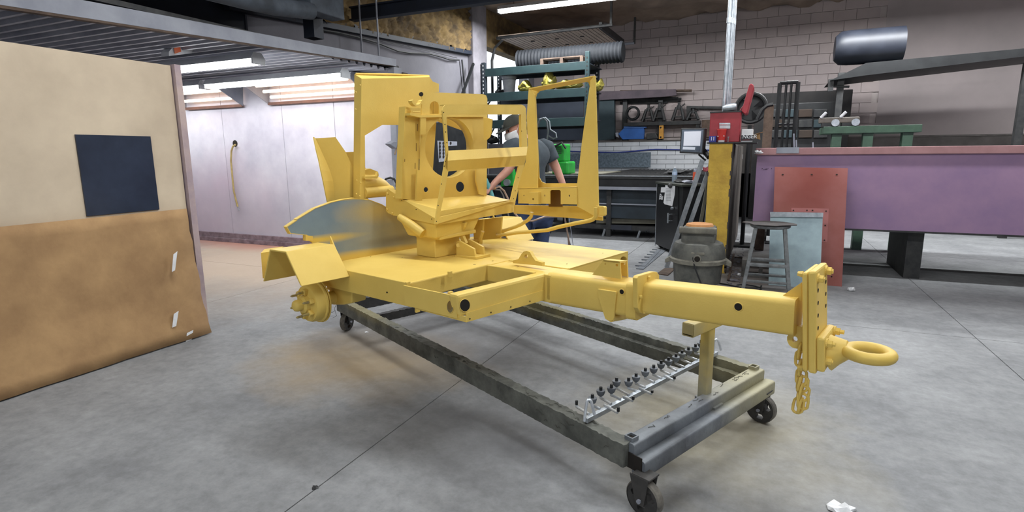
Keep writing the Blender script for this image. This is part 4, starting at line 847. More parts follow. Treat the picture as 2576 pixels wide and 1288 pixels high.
lsheet('dark_crate', [(1765,302),(1800,300),(1800,345),(1765,346)], WOODM, 'dark timber crate on the ledge behind the monitor', 'crate', 13.1, .3, .01)
# ---------------------------------------------------------------- cutting table
TY0 = 9.2; tz = YP(1600,441,TY0).z
ct = thing('cutting_table', 'long black cutting table with bright rail and slatted bed', 'table', (-2.9,9.8,0))
MB().lohi((-4.7,TY0,tz-.06),(-1.0,TY0+.06,tz)).obj('front_rail', DKST, ct, bevel=.004); MB().lohi((-4.7,TY0-.012,tz-.02),(-1.0,TY0,tz-.005)).obj('bright_rail', GALV, ct)
MB().lohi((-4.7,TY0-.03,tz-.24),(-1.0,TY0+.02,tz-.19)).obj('lower_rail', GREYM, ct); MB().lohi((-4.7,TY0+.02,tz-.19),(-1.0,TY0+.05,tz-.06)).obj('apron', BLK, ct)
MB().lohi((-4.7,TY0+.1,.32),(-1.0,TY0+.14,tz-.24)).obj('skirt_panel', mat('slate_panel',(40,52,62),(30,40,48),4,.6), ct); MB().lohi((-4.7,TY0+.07,.55),(-1.0,TY0+.1,.57)).obj('skirt_rib', GREYM, ct)
MB().lohi((-4.7,TY0+.05,tz-.1),(-1.0,10.3,tz-.06)).obj('bed_pan', BLK, ct)
for x in (-4.6,-3.5,-2.4,-1.2):
    MB().lohi((x,TY0+.06,0),(x+.08,TY0+.14,tz-.1)).obj('leg', DKST, ct); MB().lohi((x,10.2,0),(x+.08,10.3,tz-.1)).obj('leg', DKST, ct)
SL = MB().lohi((-.006,TY0+.07,-.05),(.006,10.28,0)).obj('slat', DKST, ct)
SL.location = V((-4.6,0,tz))-wpos(ct)+V(SL.location)*0; base = SL.location.copy()
for v in SL.data.vertices: v.co += wpos(ct)
for k in range(1,72):
    o = SL.copy(); COL.objects.link(o); o.parent = ct; o.location = base+V((k*.05,0,0))
mt = thing('stock_table', 'deep dark stock table between the cutting table and the white block wall', 'table', (-2,11.6,0))
MB().lohi((-2.9,10.35,tz-.06),(-.5,13.17,tz-.02)).obj('table_top', BLK, mt)
for x in (-2.8,-.65):
    for y in (10.45,12.95): MB().lohi((x,y,0),(x+.08,y+.08,tz-.06)).obj('leg', DKST, mt)
for k in range(26): 
    MB().tube([(-2.85+k*.088,10.4,tz-.012),(-2.75+k*.088,13.0,tz-.012)],.012,4).obj('bed_bar', DKST, mt)
def zsheet(name, poly, z, m, label, th=.012): return tag(MB().prism([ZP(x,y,z) for x,y in poly],(0,0,th)).obj(name, m), label, 'sheet')
OLIV = mat('olive_plate', (112,110,96), (92,90,80), 5, .7)
tag(MB().lohi((-4.0,9.5,tz),(-2.55,10.9,tz+.012)).obj('olive_plate', OLIV), 'olive grey steel plate lying on the cutting table bed', 'sheet')
lsheet('galvanised_offcut', [(1408,386),(1586,384),(1637,383),(1636,421),(1408,422)], mat('mottled_galv',(120,134,146),(84,96,106),22,.5,.4), 'mottled galvanised sheet leaning on the white block wall', 'sheet', 13.14, .02)
MB_ = tag(MB().tube([YP(x,y,13.185) for x,y in [(1400,377),(1440,381),(1505,383),(1550,384),(1590,381),(1630,377),(1650,376),(1720,377),(1800,378)]],.016,6).obj('air_line', mat('blue_hose',(52,66,140),(44,56,120),9,.5), None, smooth=True),'blue air line clipped along the white block wall','hose')
lsheet('table_sheet_low', [(1500,549),(1650,551),(1650,563),(1500,562)], OLIV, 'olive sheets stacked low under the cutting table', 'sheet', 9.35, .6)
tl_ = thing('low_trolley', 'low steel trolley with small pale legs under the cutting table', 'trolley', ZP(1565,598))
q0, q1 = ZP(1527,589), ZP(1604,599); zq = .13
MB().lohi((q0.x-.5,9.25,zq),(q1.x+.3,10.1,zq+.07)).obj('deck', DKST, tl_)
for x in (q0.x,q1.x): MB().tube([(x,9.25,0),(x+.04,9.25,zq)],.02,6).obj('leg', GALV, tl_)
for x in (q0.x,q1.x): MB().tube([(x,10.0,0),(x+.04,10.0,zq)],.02,6).obj('leg', GALV, tl_)
MB().lohi((q0.x+.15,9.235,zq+.0),(q1.x-.1,9.25,zq+.08)).obj('front_plate', mat('navy_plate',(48,52,64),(40,44,54),5,.5), tl_)
# green machine behind the person
gm = thing('green_welder', 'bright green machine standing on the cutting table behind the worker', 'machine', YP(1415,420,9.4))
gx0, gx1 = YP(1393,400,9.4).x, YP(1433,400,9.4).x; gz = YP(1415,362,9.4).z
MB().lohi((gx0,9.3,tz),(gx1,9.75,tz+.22)).obj('base_case', GREEN, gm, bevel=.03)
MB().lohi((gx0-.05,9.35,tz+.22),(gx1-.08,9.7,gz)).obj('upper_case', GREEN, gm, bevel=.03); MB().tube([(gx0+.05,9.28,gz-.05),(gx0+.2,9.25,gz+.02),(gx1-.03,9.28,gz-.08)],.02,8).obj('handle', BLK, gm, smooth=True)
for k in range(4): MB().lohi((gx0-.02,9.34,gz-.06-k*.035),(gx0+.16,9.352,gz-.045-k*.035)).obj('vent', DKST, gm)
g2 = thing('green_hose_reel', 'green air filter unit with silver fitting low behind the worker', 'machine', YP(1272,470,8.6))
MB().prism([YP(x,y,8.6) for x,y in [(1262,438),(1290,425),(1292,468),(1258,470)]],(0,.3,0)).obj('case', GREEN, g2, bevel=.02); MB().lathe(YP(1276,459,8.58), Y_, [(.06,-.03),(.06,.02)], 14).obj('fitting', GALV, g2); MB().lohi(tuple(YP(1262,470,8.6)+V((0,0,-1.2)))[:2]+(0,),(YP(1290,470,8.6).x,8.85,YP(1270,470,8.6).z)).obj('stand', BLK, g2)
hs = thing('torch_hoses', 'looped grey torch hoses hanging above the green machine', 'hose', YP(1385,330,9.9))
MB().tube([YP(x,y,9.9) for x,y in [(1352,320),(1358,302),(1368,297),(1376,305),(1379,330),(1376,352)]],.02,8).obj('hose', SLATE, hs, smooth=True); MB().tube([YP(x,y,9.9) for x,y in [(1358,300),(1372,296),(1382,306),(1384,326),(1398,335),(1400,346),(1392,349),(1380,342)]],.016,8).obj('hose', SLATE, hs, smooth=True); MB().lohi((YP(1352,320,9.9).x-.1,9.85,tz),(YP(1378,350,9.9).x,9.95,YP(1376,352,9.9).z)).obj('stand', BLK, hs)
# things on the table end: bottle, spray can, monitor, tools
def T(px, py, y): p = YP(px,py,y); return p
PB = mat('clear_plastic', (190,206,220), (170,190,206), 14, .15); PB.node_tree.nodes['Principled BSDF'].inputs['Transmission Weight'].default_value = .6
cz = YP(1690,447,8.6).z
CB0 = V((YP(1650,462,8.35).x,8.35,0))
# black control cabinet, turned towards the worker
cbn = thing('control_cabinet', 'black control cabinet with papers taped to its door beside the cutting table', 'cabinet', ZP(1700,640))
c0, c1 = ZP(1647,622), ZP(1709,645); cd = (c1-c0); cd.z = 0; wdt = cd.length; cdn = cd.normalized(); cn = V((-cdn.y,cdn.x,0))
ztop_c = QP(1709,466,c1,cn).z
def CP(px, py, off=0.0): return QP(px,py,c0-cn*off,cn)
MB().box(c0+cdn*wdt/2+cn*.2+Z_*(ztop_c/2+.05),(wdt,.4,ztop_c-.1),(cdn,cn,Z_)).obj('body', BLK, cbn, bevel=.01)
MB().box(c0+cdn*wdt/2+cn*.2+Z_*ztop_c,(wdt+.04,.44,.03),(cdn,cn,Z_)).obj('top', mat('cab_top',(40,44,38),(56,58,50),6,.6), cbn, bevel=.004)
dr = MB().prism([CP(x,y,.012) for x,y in [(1652,470),(1706,470),(1703,636),(1649,614)]],cn*.012).obj('door', mat('cab_door',(24,24,27),(32,32,35),5,.4), cbn)
MB().tube([CP(1681,536,.05),CP(1680,561,.05)],.012,8).obj('handle', GALV, dr, smooth=True); 
for y in (540,556): MB().tube([CP(1681,y,.05),CP(1686,y,.01)],.008,6).obj('handle_stay', GALV, dr)
MB().lathe(CP(1693,524,.02), -cn, [(.02,0),(.02,.03)], 10).obj('lock_knob', GALV, dr)
MB().tube([CP(1653,462,.01),CP(1648,618,.01)],.006,5).obj('edge_trim', GALV, dr)
for k in range(4):
    p = c0+cdn*(.06 if k%2 else wdt-.06)+cn*(.08 if k < 2 else .34); MB().lathe(p+Z_*.05-cdn*.015, cdn, [(.05,0),(.05,.03)], 12).obj('caster_wheel', BLK, cbn)
pp_ = thing('taped_paper', 'large white instruction sheet taped to the black cabinet door', 'paper', CP(1685,490,.02))
MB().prism([CP(x,y,.016) for x,y in [(1674,461),(1698.5,463),(1697,490),(1691,518.5),(1672,514),(1669,510),(1672,488)]],cn*.002).obj('sheet', WHITE, pp_)
for k in range(9): MB().prism([CP(1675,474+k*3.6,.018),CP(1688,474.5+k*3.6,.018),CP(1688,475.2+k*3.6,.018),CP(1675,474.7+k*3.6,.018)],cn*.001).obj('text_line', mat('ink_grey',(150,152,158),(140,142,148),9,.8), pp_)
MB().lathe(CP(1688,467,.02), -cn, [(.035,0),(.035,.02),(.02,.04)], 12).obj('hook_knob', DKST, pp_)
p2 = thing('taped_note', 'small white note beside the instruction sheet on the black cabinet door', 'paper', CP(1668,477,.02)); MB().prism([CP(x,y,.015) for x,y in [(1663,471),(1673,471),(1673,484),(1662,484)]],cn*.002).obj('sheet', WHITE, p2)
# lettering: bold italic white "Bu" cut by the sheet
def text(body, P, right, up, size, m, parent, name='lettering', shear=0.0):
    cu = bpy.data.curves.new(name,'FONT'); cu.body = body; cu.size = size; cu.extrude = .0008; cu.shear = shear; cu.offset = size*.02; cu.align_x = 'LEFT'; cu.align_y = 'BOTTOM'
    ob_ = bpy.data.objects.new('tmp_text', cu); COL.objects.link(ob_)
    dg = bpy.context.evaluated_depsgraph_get(); me = bpy.data.meshes.new_from_object(ob_.evaluated_get(dg)); bpy.data.objects.remove(ob_)
    r_, u_ = V(right).normalized(), V(up).normalized(); n_ = r_.cross(u_); off = wpos(parent)
    for v in me.vertices: c = v.co.copy(); v.co = V(P)+r_*c.x+u_*c.y+n_*c.z-off
    me.materials.clear(); me.materials.append(m); o = bpy.data.objects.new(name, me); COL.objects.link(o); o.parent = parent; return o
text('Bu', CP(1657.5,505,.018), cdn+V((0,0,.02)), Z_, .115, WHITE, cbn, shear=.25)
# table-top clutter
wt = thing('water_bottle', 'clear plastic water bottle standing on the cabinet top', 'bottle', CP(1697,446,-.15)); bp_ = CP(1697,446,-.15); bp_.z = ztop_c+.016
sc_ = .0056
MB().lathe(bp_, Z_, [(.034,0),(.036,.01),(.036,.1),(.033,.11),(.036,.12),(.036,.15),(.03,.17),(.014,.195),(.014,.205)], 18).obj('bottle', PB, wt, smooth=True); MB().lathe(bp_+Z_*.205, Z_, [(.015,0),(.015,.018)], 12).obj('cap', WHITE, wt); MB().lathe(bp_+Z_*.105, Z_, [(.0368,0),(.0368,.045)], 18).obj('band', mat('bottle_band',(150,176,214),(190,206,226),30,.4), wt, smooth=True)
scn_ = thing('spray_can', 'orange and grey spray can on the cabinet top', 'can', CP(1749,440,-.3)); sp_ = CP(1749,442,-.3); sp_.z = ztop_c+.016
MB().lathe(sp_, Z_, [(.032,0),(.033,.005),(.033,.14),(.028,.155)], 16).obj('can', mat('orange_can',(206,88,56),(190,76,48),9,.4), scn_, smooth=True); MB().lathe(sp_+Z_*.155, Z_, [(.026,0),(.024,.03),(.01,.045),(.01,.055)], 12).obj('cap', GREYM, scn_, smooth=True)
for k,(px,py,lb) in enumerate([(1712,447,'pile of grey tools lying beside the water bottle'),(1735,446,'pale rag and fittings beside the spray can')]):
    pz = CP(px,py,-.2); crumple('tool_pile', V((pz.x,pz.y,ztop_c+.015)), .1, 20+k, [DKST,GREYM][k], lb, .5, 'tools')
crumple('cutting_offcuts', V((-1.35,9.9,tz)), .25, 31, DKST, 'twisted steel offcuts heaped on the cutting table bed', .35)
# monitor on a jointed arm
mo = thing('control_monitor', 'flat touch monitor on a bracket arm beside the yellow column', 'monitor', YP(1742,360,7.0))
mp = [YP(x,y,7.15) for x,y in [(1713,322),(1774,322),(1768,388),(1709,385)]]
MB().prism(mp,(0.02,.06,0)).obj('housing', DKST, mo, bevel=.006)
MB().prism([YP(x,y,7.145) for x,y in [(1716,326),(1770,326),(1765,384),(1712,381)]],(0,.004,0)).obj('bezel', mat('bezel_blue_grey',(96,108,124),(84,96,112),5,.4), mo)
MB().prism([YP(x,y,7.14) for x,y in [(1721,331),(1764,330),(1761,367),(1719,367)]],(0,.004,0)).obj('screen', emis('screen_glow',(196,200,210),.35), mo)
MB().prism([YP(x,y,7.139) for x,y in [(1718,369),(1749,370),(1748,377),(1717,376)]],(0,.004,0)).obj('screen_strip', emis('screen_glow2',(190,196,206),.3), mo)
MB().prism([YP(x,y,7.139) for x,y in [(1752,368),(1762,368),(1760,381),(1751,380)]],(0,.004,0)).obj('button_panel', mat('button_blue',(76,88,106),(66,78,96),9,.4), mo)
MB().tube([YP(1755,360,7.22),YP(1775,385,7.25),YP(1784,395,7.2)],.035,6).obj('arm', BLK, mo); MB().tube([YP(1757,388,7.2),YP(1775,404,7.22)],.012,6).obj('brace', BLK, mo)
# ================================================================ YELLOW COLUMN AND TOOLBOX
CY = 6.85
kx0, kx1 = YP(1785,362,CY).x, YP(1843,362,CY).x; kz = YP(1814,361,CY).z; ky1 = 10.2
kc = snode('wall_stub')
MB().lohi((kx0,CY,0),(kx1,CY+.02,kz)).obj('painted_face', COLY, kc, bevel=.004); MB().lohi((kx0,CY+.02,0),(kx1,ky1,kz)).obj('concrete_core', CONC, kc, bevel=.012)
MB().lohi((kx1-.012,CY+.012,0),(kx1+.012,CY+.1,kz)).obj('steel_corner', DKST, kc)
rr = random.Random(6); mb = MB()
for k in range(12):
    zz = rr.uniform(.05,kz-.06); xx = kx1 if rr.random() < .8 else kx0; mb.box((xx,CY+.002,zz),(rr.uniform(.01,.024),.008,rr.uniform(.03,.09)))
o = mb.obj('chipped_edge', CONC, kc); o['kind'] = 'stuff'
ca = thing('cap_plate', 'dark steel plate lying on top of the yellow column', 'plate', (kx0,CY,kz)); MB().lohi((kx0-.03,CY-.02,kz),(kx1+.25,CY+.8,kz+.015)).obj('plate', DKST, ca)
zk = kz+.015
tb_ = thing('toolbox', 'red steel toolbox with a propped open lid on the yellow column', 'toolbox', (kx0+.15,CY+.2,zk))
tx0, tx1, tzt = YP(1786,300,CY+.08).x, YP(1863,300,CY+.08).x, YP(1820,281,CY+.08).z
MB().lohi((tx0,CY+.08,zk),(tx1,CY+.42,tzt)).obj('body', RED, tb_, bevel=.008); MB().lohi((tx0-.004,CY+.07,tzt-.01),(tx1+.004,CY+.43,tzt+.004)).obj('rim', DKST, tb_)
MB().prism([YP(x,y,CY+.076) for x,y in [(1809.5,309),(1837.5,309),(1837.5,324),(1809.5,324)]],(0,-.012,0)).obj('handle_plate', GALV, tb_, bevel=.004); MB().tube([YP(1810,313,CY+.06),YP(1837,313,CY+.06)],.01,8).obj('handle_grip', GALV, tb_)
MB().prism([YP(x,y,CY+.1) for x,y in [(1865,280),(1885,212),(1890,210),(1896,214),(1897,220),(1880,284),(1874,287)]],(0,.34,0)).obj('lid', RED, tb_, bevel=.008)
MB().tube([YP(1862,278,CY+.2),YP(1868,268,CY+.2),YP(1874,279,CY+.2)],.008,6).obj('hinge', RED, tb_)
sv = thing('silver_canister', 'crumpled silver canister lying on the open toolbox', 'canister', YP(1838,274,CY+.2)); a_ = YP(1818,275,CY+.2); b_ = YP(1853,268,CY+.2); a_.z = max(a_.z,tzt+.04); MB().tube([a_,a_+(b_-a_)*.3,a_+(b_-a_)*.8,b_],[.03,.045,.045,.035],12).obj('canister', GALV, sv, smooth=True)
cn_ = thing('conduit_bundle', 'bundle of shiny steel conduits running up from the toolbox to the roof', 'conduit', YP(1820,278,CY+.5))
for k,(x,dy,r) in enumerate([(1821,0,.021),(1828,.03,.013),(1832,.06,.011),(1836,.1,.008)]):
    p = YP(x,278,CY+.48+dy); MB().tube([(p.x,p.y,zk),(p.x+.0,p.y,ROOF)],r,10).obj('conduit', GALV, cn_, smooth=True)
    MB().lathe((p.x,p.y,YP(x,60,CY+.5).z), Z_, [(r*1.25,0),(r*1.25,.06)], 10).obj('coupling', GALV, cn_)
cu_ = thing('paper_cup', 'red paper coffee cup with white base in front of the toolbox', 'cup', V((YP(1814,360,CY+.02).x,CY+.03,zk)))
cp_ = V((YP(1814,360,CY+.03).x,CY+.035,zk)); MB().lathe(cp_, Z_, [(.034,0),(.037,.022)], 18).obj('base', WHITE, cu_, smooth=True); MB().lathe(cp_+Z_*.022, Z_, [(.0372,0),(.052,.115)], 18).obj('sleeve', mat('cup_red',(214,58,52),(200,52,48),9,.5), cu_, smooth=True); MB().lathe(cp_+Z_*.137, Z_, [(.053,0),(.053,.008)], 18).obj('rim', mat('cup_rim',(226,90,84),(214,80,76),9,.5), cu_, smooth=True)
for x,y in ((1805,341),(1820,340)): MB().prism([YP(x,y,CY-.014),YP(x+2.5,y+1,CY-.014),YP(x+2,y+4,CY-.014),YP(x,y+3.5,CY-.014)],(0,.004,0)).obj('print_mark', WHITE, cu_)
bx_ = thing('blue_carton', 'small blue carton with silver bands next to the red cup', 'carton', V((YP(1792,358,CY).x,CY,zk)))
q0, q1 = YP(1783,358,CY+.0).x, YP(1801,358,CY).x; zc1 = YP(1792,343,CY).z; MB().lohi((q0,CY,zk),(q1,CY+.07,max(zc1,zk+.07))).obj('carton', mat('carton_blue',(44,60,160),(36,50,140),9,.4), bx_, bevel=.003)
for f in (.3,.62): MB().lohi((q0+(q1-q0)*f,CY-.002,zk+.02),(q0+(q1-q0)*f+.008,CY,zk+.06)).obj('band', WHITE, bx_)
wc = thing('parts_carton', 'white and black parts carton with open tan flap beside the toolbox', 'carton', V((YP(1880,358,CY+.1).x,CY+.1,zk)))
q0, q1 = YP(1865,350,CY+.1).x, YP(1893,350,CY+.1).x; zc1 = YP(1880,325,CY+.1).z; zm = YP(1880,340,CY+.1).z
MB().lohi((q0,CY+.1,zk),(q1,CY+.3,zc1)).obj('carton', WHITE, wc, bevel=.003)
MB().lohi((q0-.001,CY+.098,zk+.012),(q1+.001,CY+.1,zm)).obj('black_band', mat('carton_black',(34,34,40),(42,42,48),9,.6), wc)
text('NGER', V((q0+.008,CY+.0975,zk+.028)), X_, Z_, .058, WHITE, wc, shear=.1); MB().lohi((q0+.01,CY+.0965,zk+.02),(q1-.03,CY+.098,zk+.024)).obj('red_rule', RED, wc)
MB().prism([V((q1,CY+.1,zm)),V((q1+.1,CY+.08,zm+.03)),V((q1+.1,CY+.28,zm+.03)),V((q1,CY+.3,zm))],(0,0,.004)).obj('flap', CARD, wc); MB().prism([V((q1+.004,CY+.12,zm-.03)),V((q1+.08,CY+.12,zm-.05)),V((q1+.07,CY+.12,zm+.02)),V((q1+.004,CY+.12,zm))],(0,.18,0)).obj('inner_flap', CARD, wc)
tag(MB().lathe(V((YP(1831,358,CY+.02).x,CY+.03,zk)), Z_, [(.006,0),(.006,.05),(.012,.05),(.012,.06)], 8).obj('upright_bolt', GALV),'small bolt standing on the column plate beside the red cup','bolt')
# leaning channels
lc_l = ['widest galvanised channel leaning on the yellow column','second galvanised channel leaning on the column behind the widest one','dull steel angle leaning on the column beside the cabinet','thin galvanised strip leaning closest to the column face']
for k,((xb,yb_),(xt,yt),wd,m) in enumerate([((1677,673),(1768,403),.05,GALV),((1697,674),(1789,412),.045,GALV),((1741,640),(1787,430),.035,OLIV),((1762,640),(1786,480),.035,GALV)]):
    p = ZP(xb,yb_) if k < 2 else ZP(xb,yb_+40); q = YP(xt,yt,CY+.1+.05*k); d = (q-p).normalized(); sd = d.cross(V((.3,-1,0))).normalized(); nn = sd.cross(d)
    t = thing('steel_channel', lc_l[k], 'channel', p)
    MB().prism([p-sd*wd/2,p+sd*wd/2,p+sd*wd/2+nn*.006,p-sd*wd/2+nn*.006], q-p).obj('web', m, t)
    for s in (-1,1): MB().prism([p+sd*s*wd/2,p+sd*s*(wd/2-.006),p+sd*s*(wd/2-.006)-nn*.03,p+sd*s*wd/2-nn*.03], q-p).obj('flange', m, t)
    if k < 2: MB().prism([p-sd*.006,p+sd*.006,p+sd*.006-nn*.004,p-sd*.006-nn*.004], q-p).obj('slot_line', DKST, t)
rg = crumple('red_rag', YP(1776,432,7.0), .05, 40, mat('pink_rag',(206,110,120),(190,90,100),9,.9), 'pink rag stuffed between the leaning channels and the column', 1.4, 'rag'); 
# comb plates on the floor
def comb(pts, label):
    t = thing('comb_plate', label, 'plate', ZP(*pts[0]))
    a, b_ = ZP(*pts[0]), ZP(*pts[1]); d = (b_-a).normalized(); s = V((d.y,-d.x,0)); L_ = (b_-a).length
    MB().box((a+b_)/2+s*.09+Z_*.006,(L_,.05,.012),(d,s,Z_)).obj('back_strip', SLATE, t)
    for k in range(7):
        f = k/6; MB().box(a+d*(.02+f*(L_-.04))+s*.03+Z_*.006,(.03,.08,.012),(d,s,Z_)).obj('tooth', SLATE, t)
    return t
comb([(1600,670),(1643,628)],'slotted steel comb plate lying on the floor before the black cabinet'); 
t2 = thing('flat_bar', 'narrow flat steel bar lying beside the slotted comb plate', 'bar', ZP(1612,676)); a, b_ = ZP(1600,677), ZP(1662,628); MB().prism([a,a+V((.09,0,0)),b_+V((.09,0,0)),b_],(0,0,.008)).obj('bar', SLATE, t2)
tag(MB().prism([ZP(1652,690),ZP(1672,676),ZP(1700,676),ZP(1680,694)],(0,0,.01)).obj('wood_offcut', WOODM),'brown plywood offcut on the floor at the foot of the leaning channels','plywood')
# shop vacuum
vc = ZP(1752,722); vy = vc.y
va = thing('shop_vacuum', 'dusty grey shop vacuum standing in front of the yellow column', 'vacuum', vc)
def vz(py): return YP(1752,py,vy).z
zr = vz(655); zb_ = .05
MB().lathe(vc+Z_*zb_, Z_, [(.2,0),(.235,.02),(.255,.3),(.258,zr-zb_)], 28).obj('drum', VACM, va, smooth=True)
MB().lathe(vc+Z_*zr, Z_, [(.26,-.015),(.285,-.005),(.288,.03),(.27,.045)], 28).obj('rim', VACL, va, smooth=True)
zl1 = vz(622); zl2 = vz(598)
MB().lathe(vc+Z_*(zr+.03), Z_, [(.272,0),(.27,vz(640)-zr),(.262,vz(628)-zr),(.238,vz(616)-zr),(.18,vz(610)-zr)], 28).obj('lid', VACM, va, smooth=True)
zh = vz(568)
MB().prism([vc+V(p) for p in [(-.165,-.14,zl1),(.165,-.14,zl1),(.165,.14,zl1),(-.165,.14,zl1)]],(0,0,zh-zl1)).obj('motor_head', VACM, va, bevel=.03)
MB().rtube(vc+V((-.18,-.15,zh-.03)),vc+V((.18,-.15,zh-.03)),.05,.07,Y_,.02).obj('carry_handle', VACL, va, smooth=True)
MB().lathe(vc+Z_*(zh+.002), Z_, [(.14,0),(.13,.022),(.1,.028)], 24).obj('top_cap', mat('vac_orange',(196,140,84),(170,118,70),9,.7), va, smooth=True)
for s in (-1,1): MB().prism([vc+V((s*.23,-.06,zr+.07)),vc+V((s*.33,-.05,zr+.0)),vc+V((s*.33,-.05,zr-.04)),vc+V((s*.25,-.06,zr-.01))],(0,.1,0)).obj('latch', VACL, va, bevel=.006)
pv = vc+V((.02,-.255,zr+.065)); MB().tube([pv+V((0,.06,0)),pv+V((.0,-.03,0))],.038,16).obj('hose_port', VACL, va, smooth=True); MB().lathe(pv+V((0,-.0305,0)),(0,-1,0),[(.028,0),(.028,.001)],16).obj('port_bore', HOLE, va)
MB().box(pv+V((.0,.02,.05)),(.13,.06,.03)).obj('switch_plate', VACL, va, bevel=.008)
for k in range(4):
    an = k*math.pi/2+.6; MB().lathe(vc+V((.2*math.cos(an),.2*math.sin(an),.03))-X_*.015, X_, [(.03,0),(.03,.03)], 12).obj('caster', CASTM, va)
vcd = thing('vacuum_cord', 'black power cord trailing from the vacuum across the floor to the stool', 'cord', vc+V((.2,-.25,0)))
cpts = [pv+V((-.05,.0,.03)),pv+V((-.02,-.035,-.08)),pv+V((.05,-.03,-.25)),pv+V((.12,-.02,-.42)),ZP(1800,716,.03),ZP(1805,712,.01),ZP(1830,716,.01),ZP(1860,722,.01)]+[ZP(1883,730,.01)+V((.12*math.cos(t),.1*math.sin(t),.004*t)) for t in [2+i*.6 for i in range(19)]]
MB().tube(cpts,.008,6).obj('cord', BLK, vcd, smooth=True)
# stool
st = thing('work_stool', 'grey paint-spattered shop stool standing by the yellow column', 'stool', ZP(1922,738))
sc0 = ZP(1920,742); sc0 += V((.02,.17,0)); zs = YP(1925,566,sc0.y-.1).z
STM = mat('stool_grey', (128,132,134), (92,96,98), 14, .6)
MB().lathe(sc0+Z_*(zs-.035), Z_, [(.17,0),(.185,.01),(.185,.03),(.17,.035)], 20).obj('seat', STM, st, smooth=True)
LG = []
for sx in (-1,1):
    for sy in (-1,1):
        a, b_ = sc0+V((sx*.215,sy*.19,0)), sc0+V((sx*.13,sy*.12,zs-.03)); LG.append((a,b_)); MB().rtube(a,b_,.035,.03,X_,.006).obj('leg', STM, st)
def lat(i, f): return LG[i][0]+(LG[i][1]-LG[i][0])*f
for f,w_ in ((.2,.03),(.45,.04)):
    for i,j in ((0,2),(1,3),(0,1),(2,3)): MB().tube([lat(i,f+(0.0 if (i,j) in ((0,2),(1,3)) else .12)),lat(j,f+(0.0 if (i,j) in ((0,2),(1,3)) else .12))],w_*.5,6).obj('rung', STM, st)
rr = random.Random(9); pts = [sc0+V(((.24+rr.uniform(-.05,.05))*math.cos(t),(.2+rr.uniform(-.03,.03))*math.sin(t),zs+.004)) for t in [i*math.pi/7 for i in range(14)]]
tag(MB().prism(pts,(0,0,.006)).obj('scrap_sheet', mat('torn_rubber',(70,64,62),(50,46,46),9,.8)),'ragged dark rubber sheet lying over the stool seat','sheet')
# panels leaning on the purple bin
pb_ = thing('purple_bin', 'large purple-painted steel bin raised on a dark stand', 'bin', (1.2,7.8,0))
zA, zB = YP(1905,386,7.2).z, YP(1910,566,7.2).z; xA = YP(1905,386,7.2).x
MB().lohi((xA,7.2,zB),(3.4,7.22,zA)).obj('front_sheet', PURP, pb_); MB().lohi((xA,7.22,zB),(xA+.02,8.4,zA)).obj('end_sheet', PURP, pb_); MB().lohi((xA,8.38,zB),(3.4,8.4,zA)).obj('back_sheet', PURP, pb_); MB().lohi((3.38,7.22,zB),(3.4,8.4,zA)).obj('end_sheet', PURP, pb_); MB().lohi((xA,7.2,zB-.02),(3.4,8.4,zB)).obj('bottom', DKST, pb_)
MB().lohi((xA-.02,7.17,zA-.02),(3.42,7.25,zA+.06)).obj('rim', mat('bin_rim',(170,128,130),(150,110,112),4,.6), pb_, bevel=.006); MB().lohi((xA+.2,7.16,zA),(xA+.43,7.262,zA+.066)).obj('rim_patch', GREYM, pb_)
for x in (xA+.3,1.5,3.0): MB().lohi((x,7.35,0),(x+.15,8.3,zB-.02)).obj('stand_leg', DKST, pb_)
ink = mat('marker_ink',(50,34,54),(40,28,44),9,.8)
for k,(x,y,dx) in enumerate([(1916,424,3),(1921,426,2),(1925,425,6),(1932,423,1),(1940,424,2)]): MB().prism([YP(x,y,7.197),YP(x+dx,y-1,7.197),YP(x+dx,y+.8,7.197),YP(x,y+2,7.197)],(0,.002,0)).obj('marker_scribble', ink, pb_)
def lean(name, px4, yb, yt, m, label, th=.012):
    (a, b_, c, d) = px4; P = [YP(*a,yt),YP(*b_,yt),ZP(*c),ZP(*d)]; P[2] = V((YP(*c,yb).x,yb,.0)); P[3] = V((YP(*d,yb).x,yb,.0))
    t = thing(name, label, 'panel', (P[2]+P[3])/2); MB().prism(P,(0,th,0)).obj('sheet', m, t); return t, P
overlay(RUST, (114,42,30), YP(2040,470,7.1), (.35,.8,.5), .5, 3, amount=.8)
tR, PR = lean('rust_panel', [(1949,420),(2133,423),(2118,718),(1940,712)], 6.62, 7.14, RUST, 'tall rust-red primed panel leaning on the purple bin')
def RP(x, y, off=.004):
    n_ = (PR[1]-PR[0]).cross(PR[3]-PR[0]).normalized(); 
    if n_.y > 0: n_ = -n_
    return QP(x,y,PR[0]+n_*off,n_)
MB().prism([RP(x,y) for x,y in [(1991,523),(2085,525),(2081,609),(1990,607)]],(0,.004,0)).obj('bolted_plate', mat('mauve_primer',(168,104,100),(150,92,90),4,.7), tR)
for x,y in [(1969,439),(2042,439),(2105,439),(1996,529),(2030,529),(2044,529),(2078,531),(2076,567),(2074,604),(2092,696)]: MB().prism([RP(a,b_,.0085) for a,b_ in ell(x,y,2.2 if y > 440 else 3,1.6,8)],(0,.001,0)).obj('hole', HOLE, tR)
tG, PG = lean('galvanised_sheet', [(1938,535),(2070,537),(2064,713),(1934,706)], 6.42, 6.72, mat('pale_galv',(150,170,176),(124,142,150),3,.5,.35), 'pale galvanised panel with folded top leaning on the rust-red panel')
n_ = V((0,-1,.1)); MB().prism([YP(x,y,6.7) for x,y in [(1937,533),(2071,535),(2070,546),(1938,545)]],(0,-.02,0)).obj('folded_top', GALV, tG)
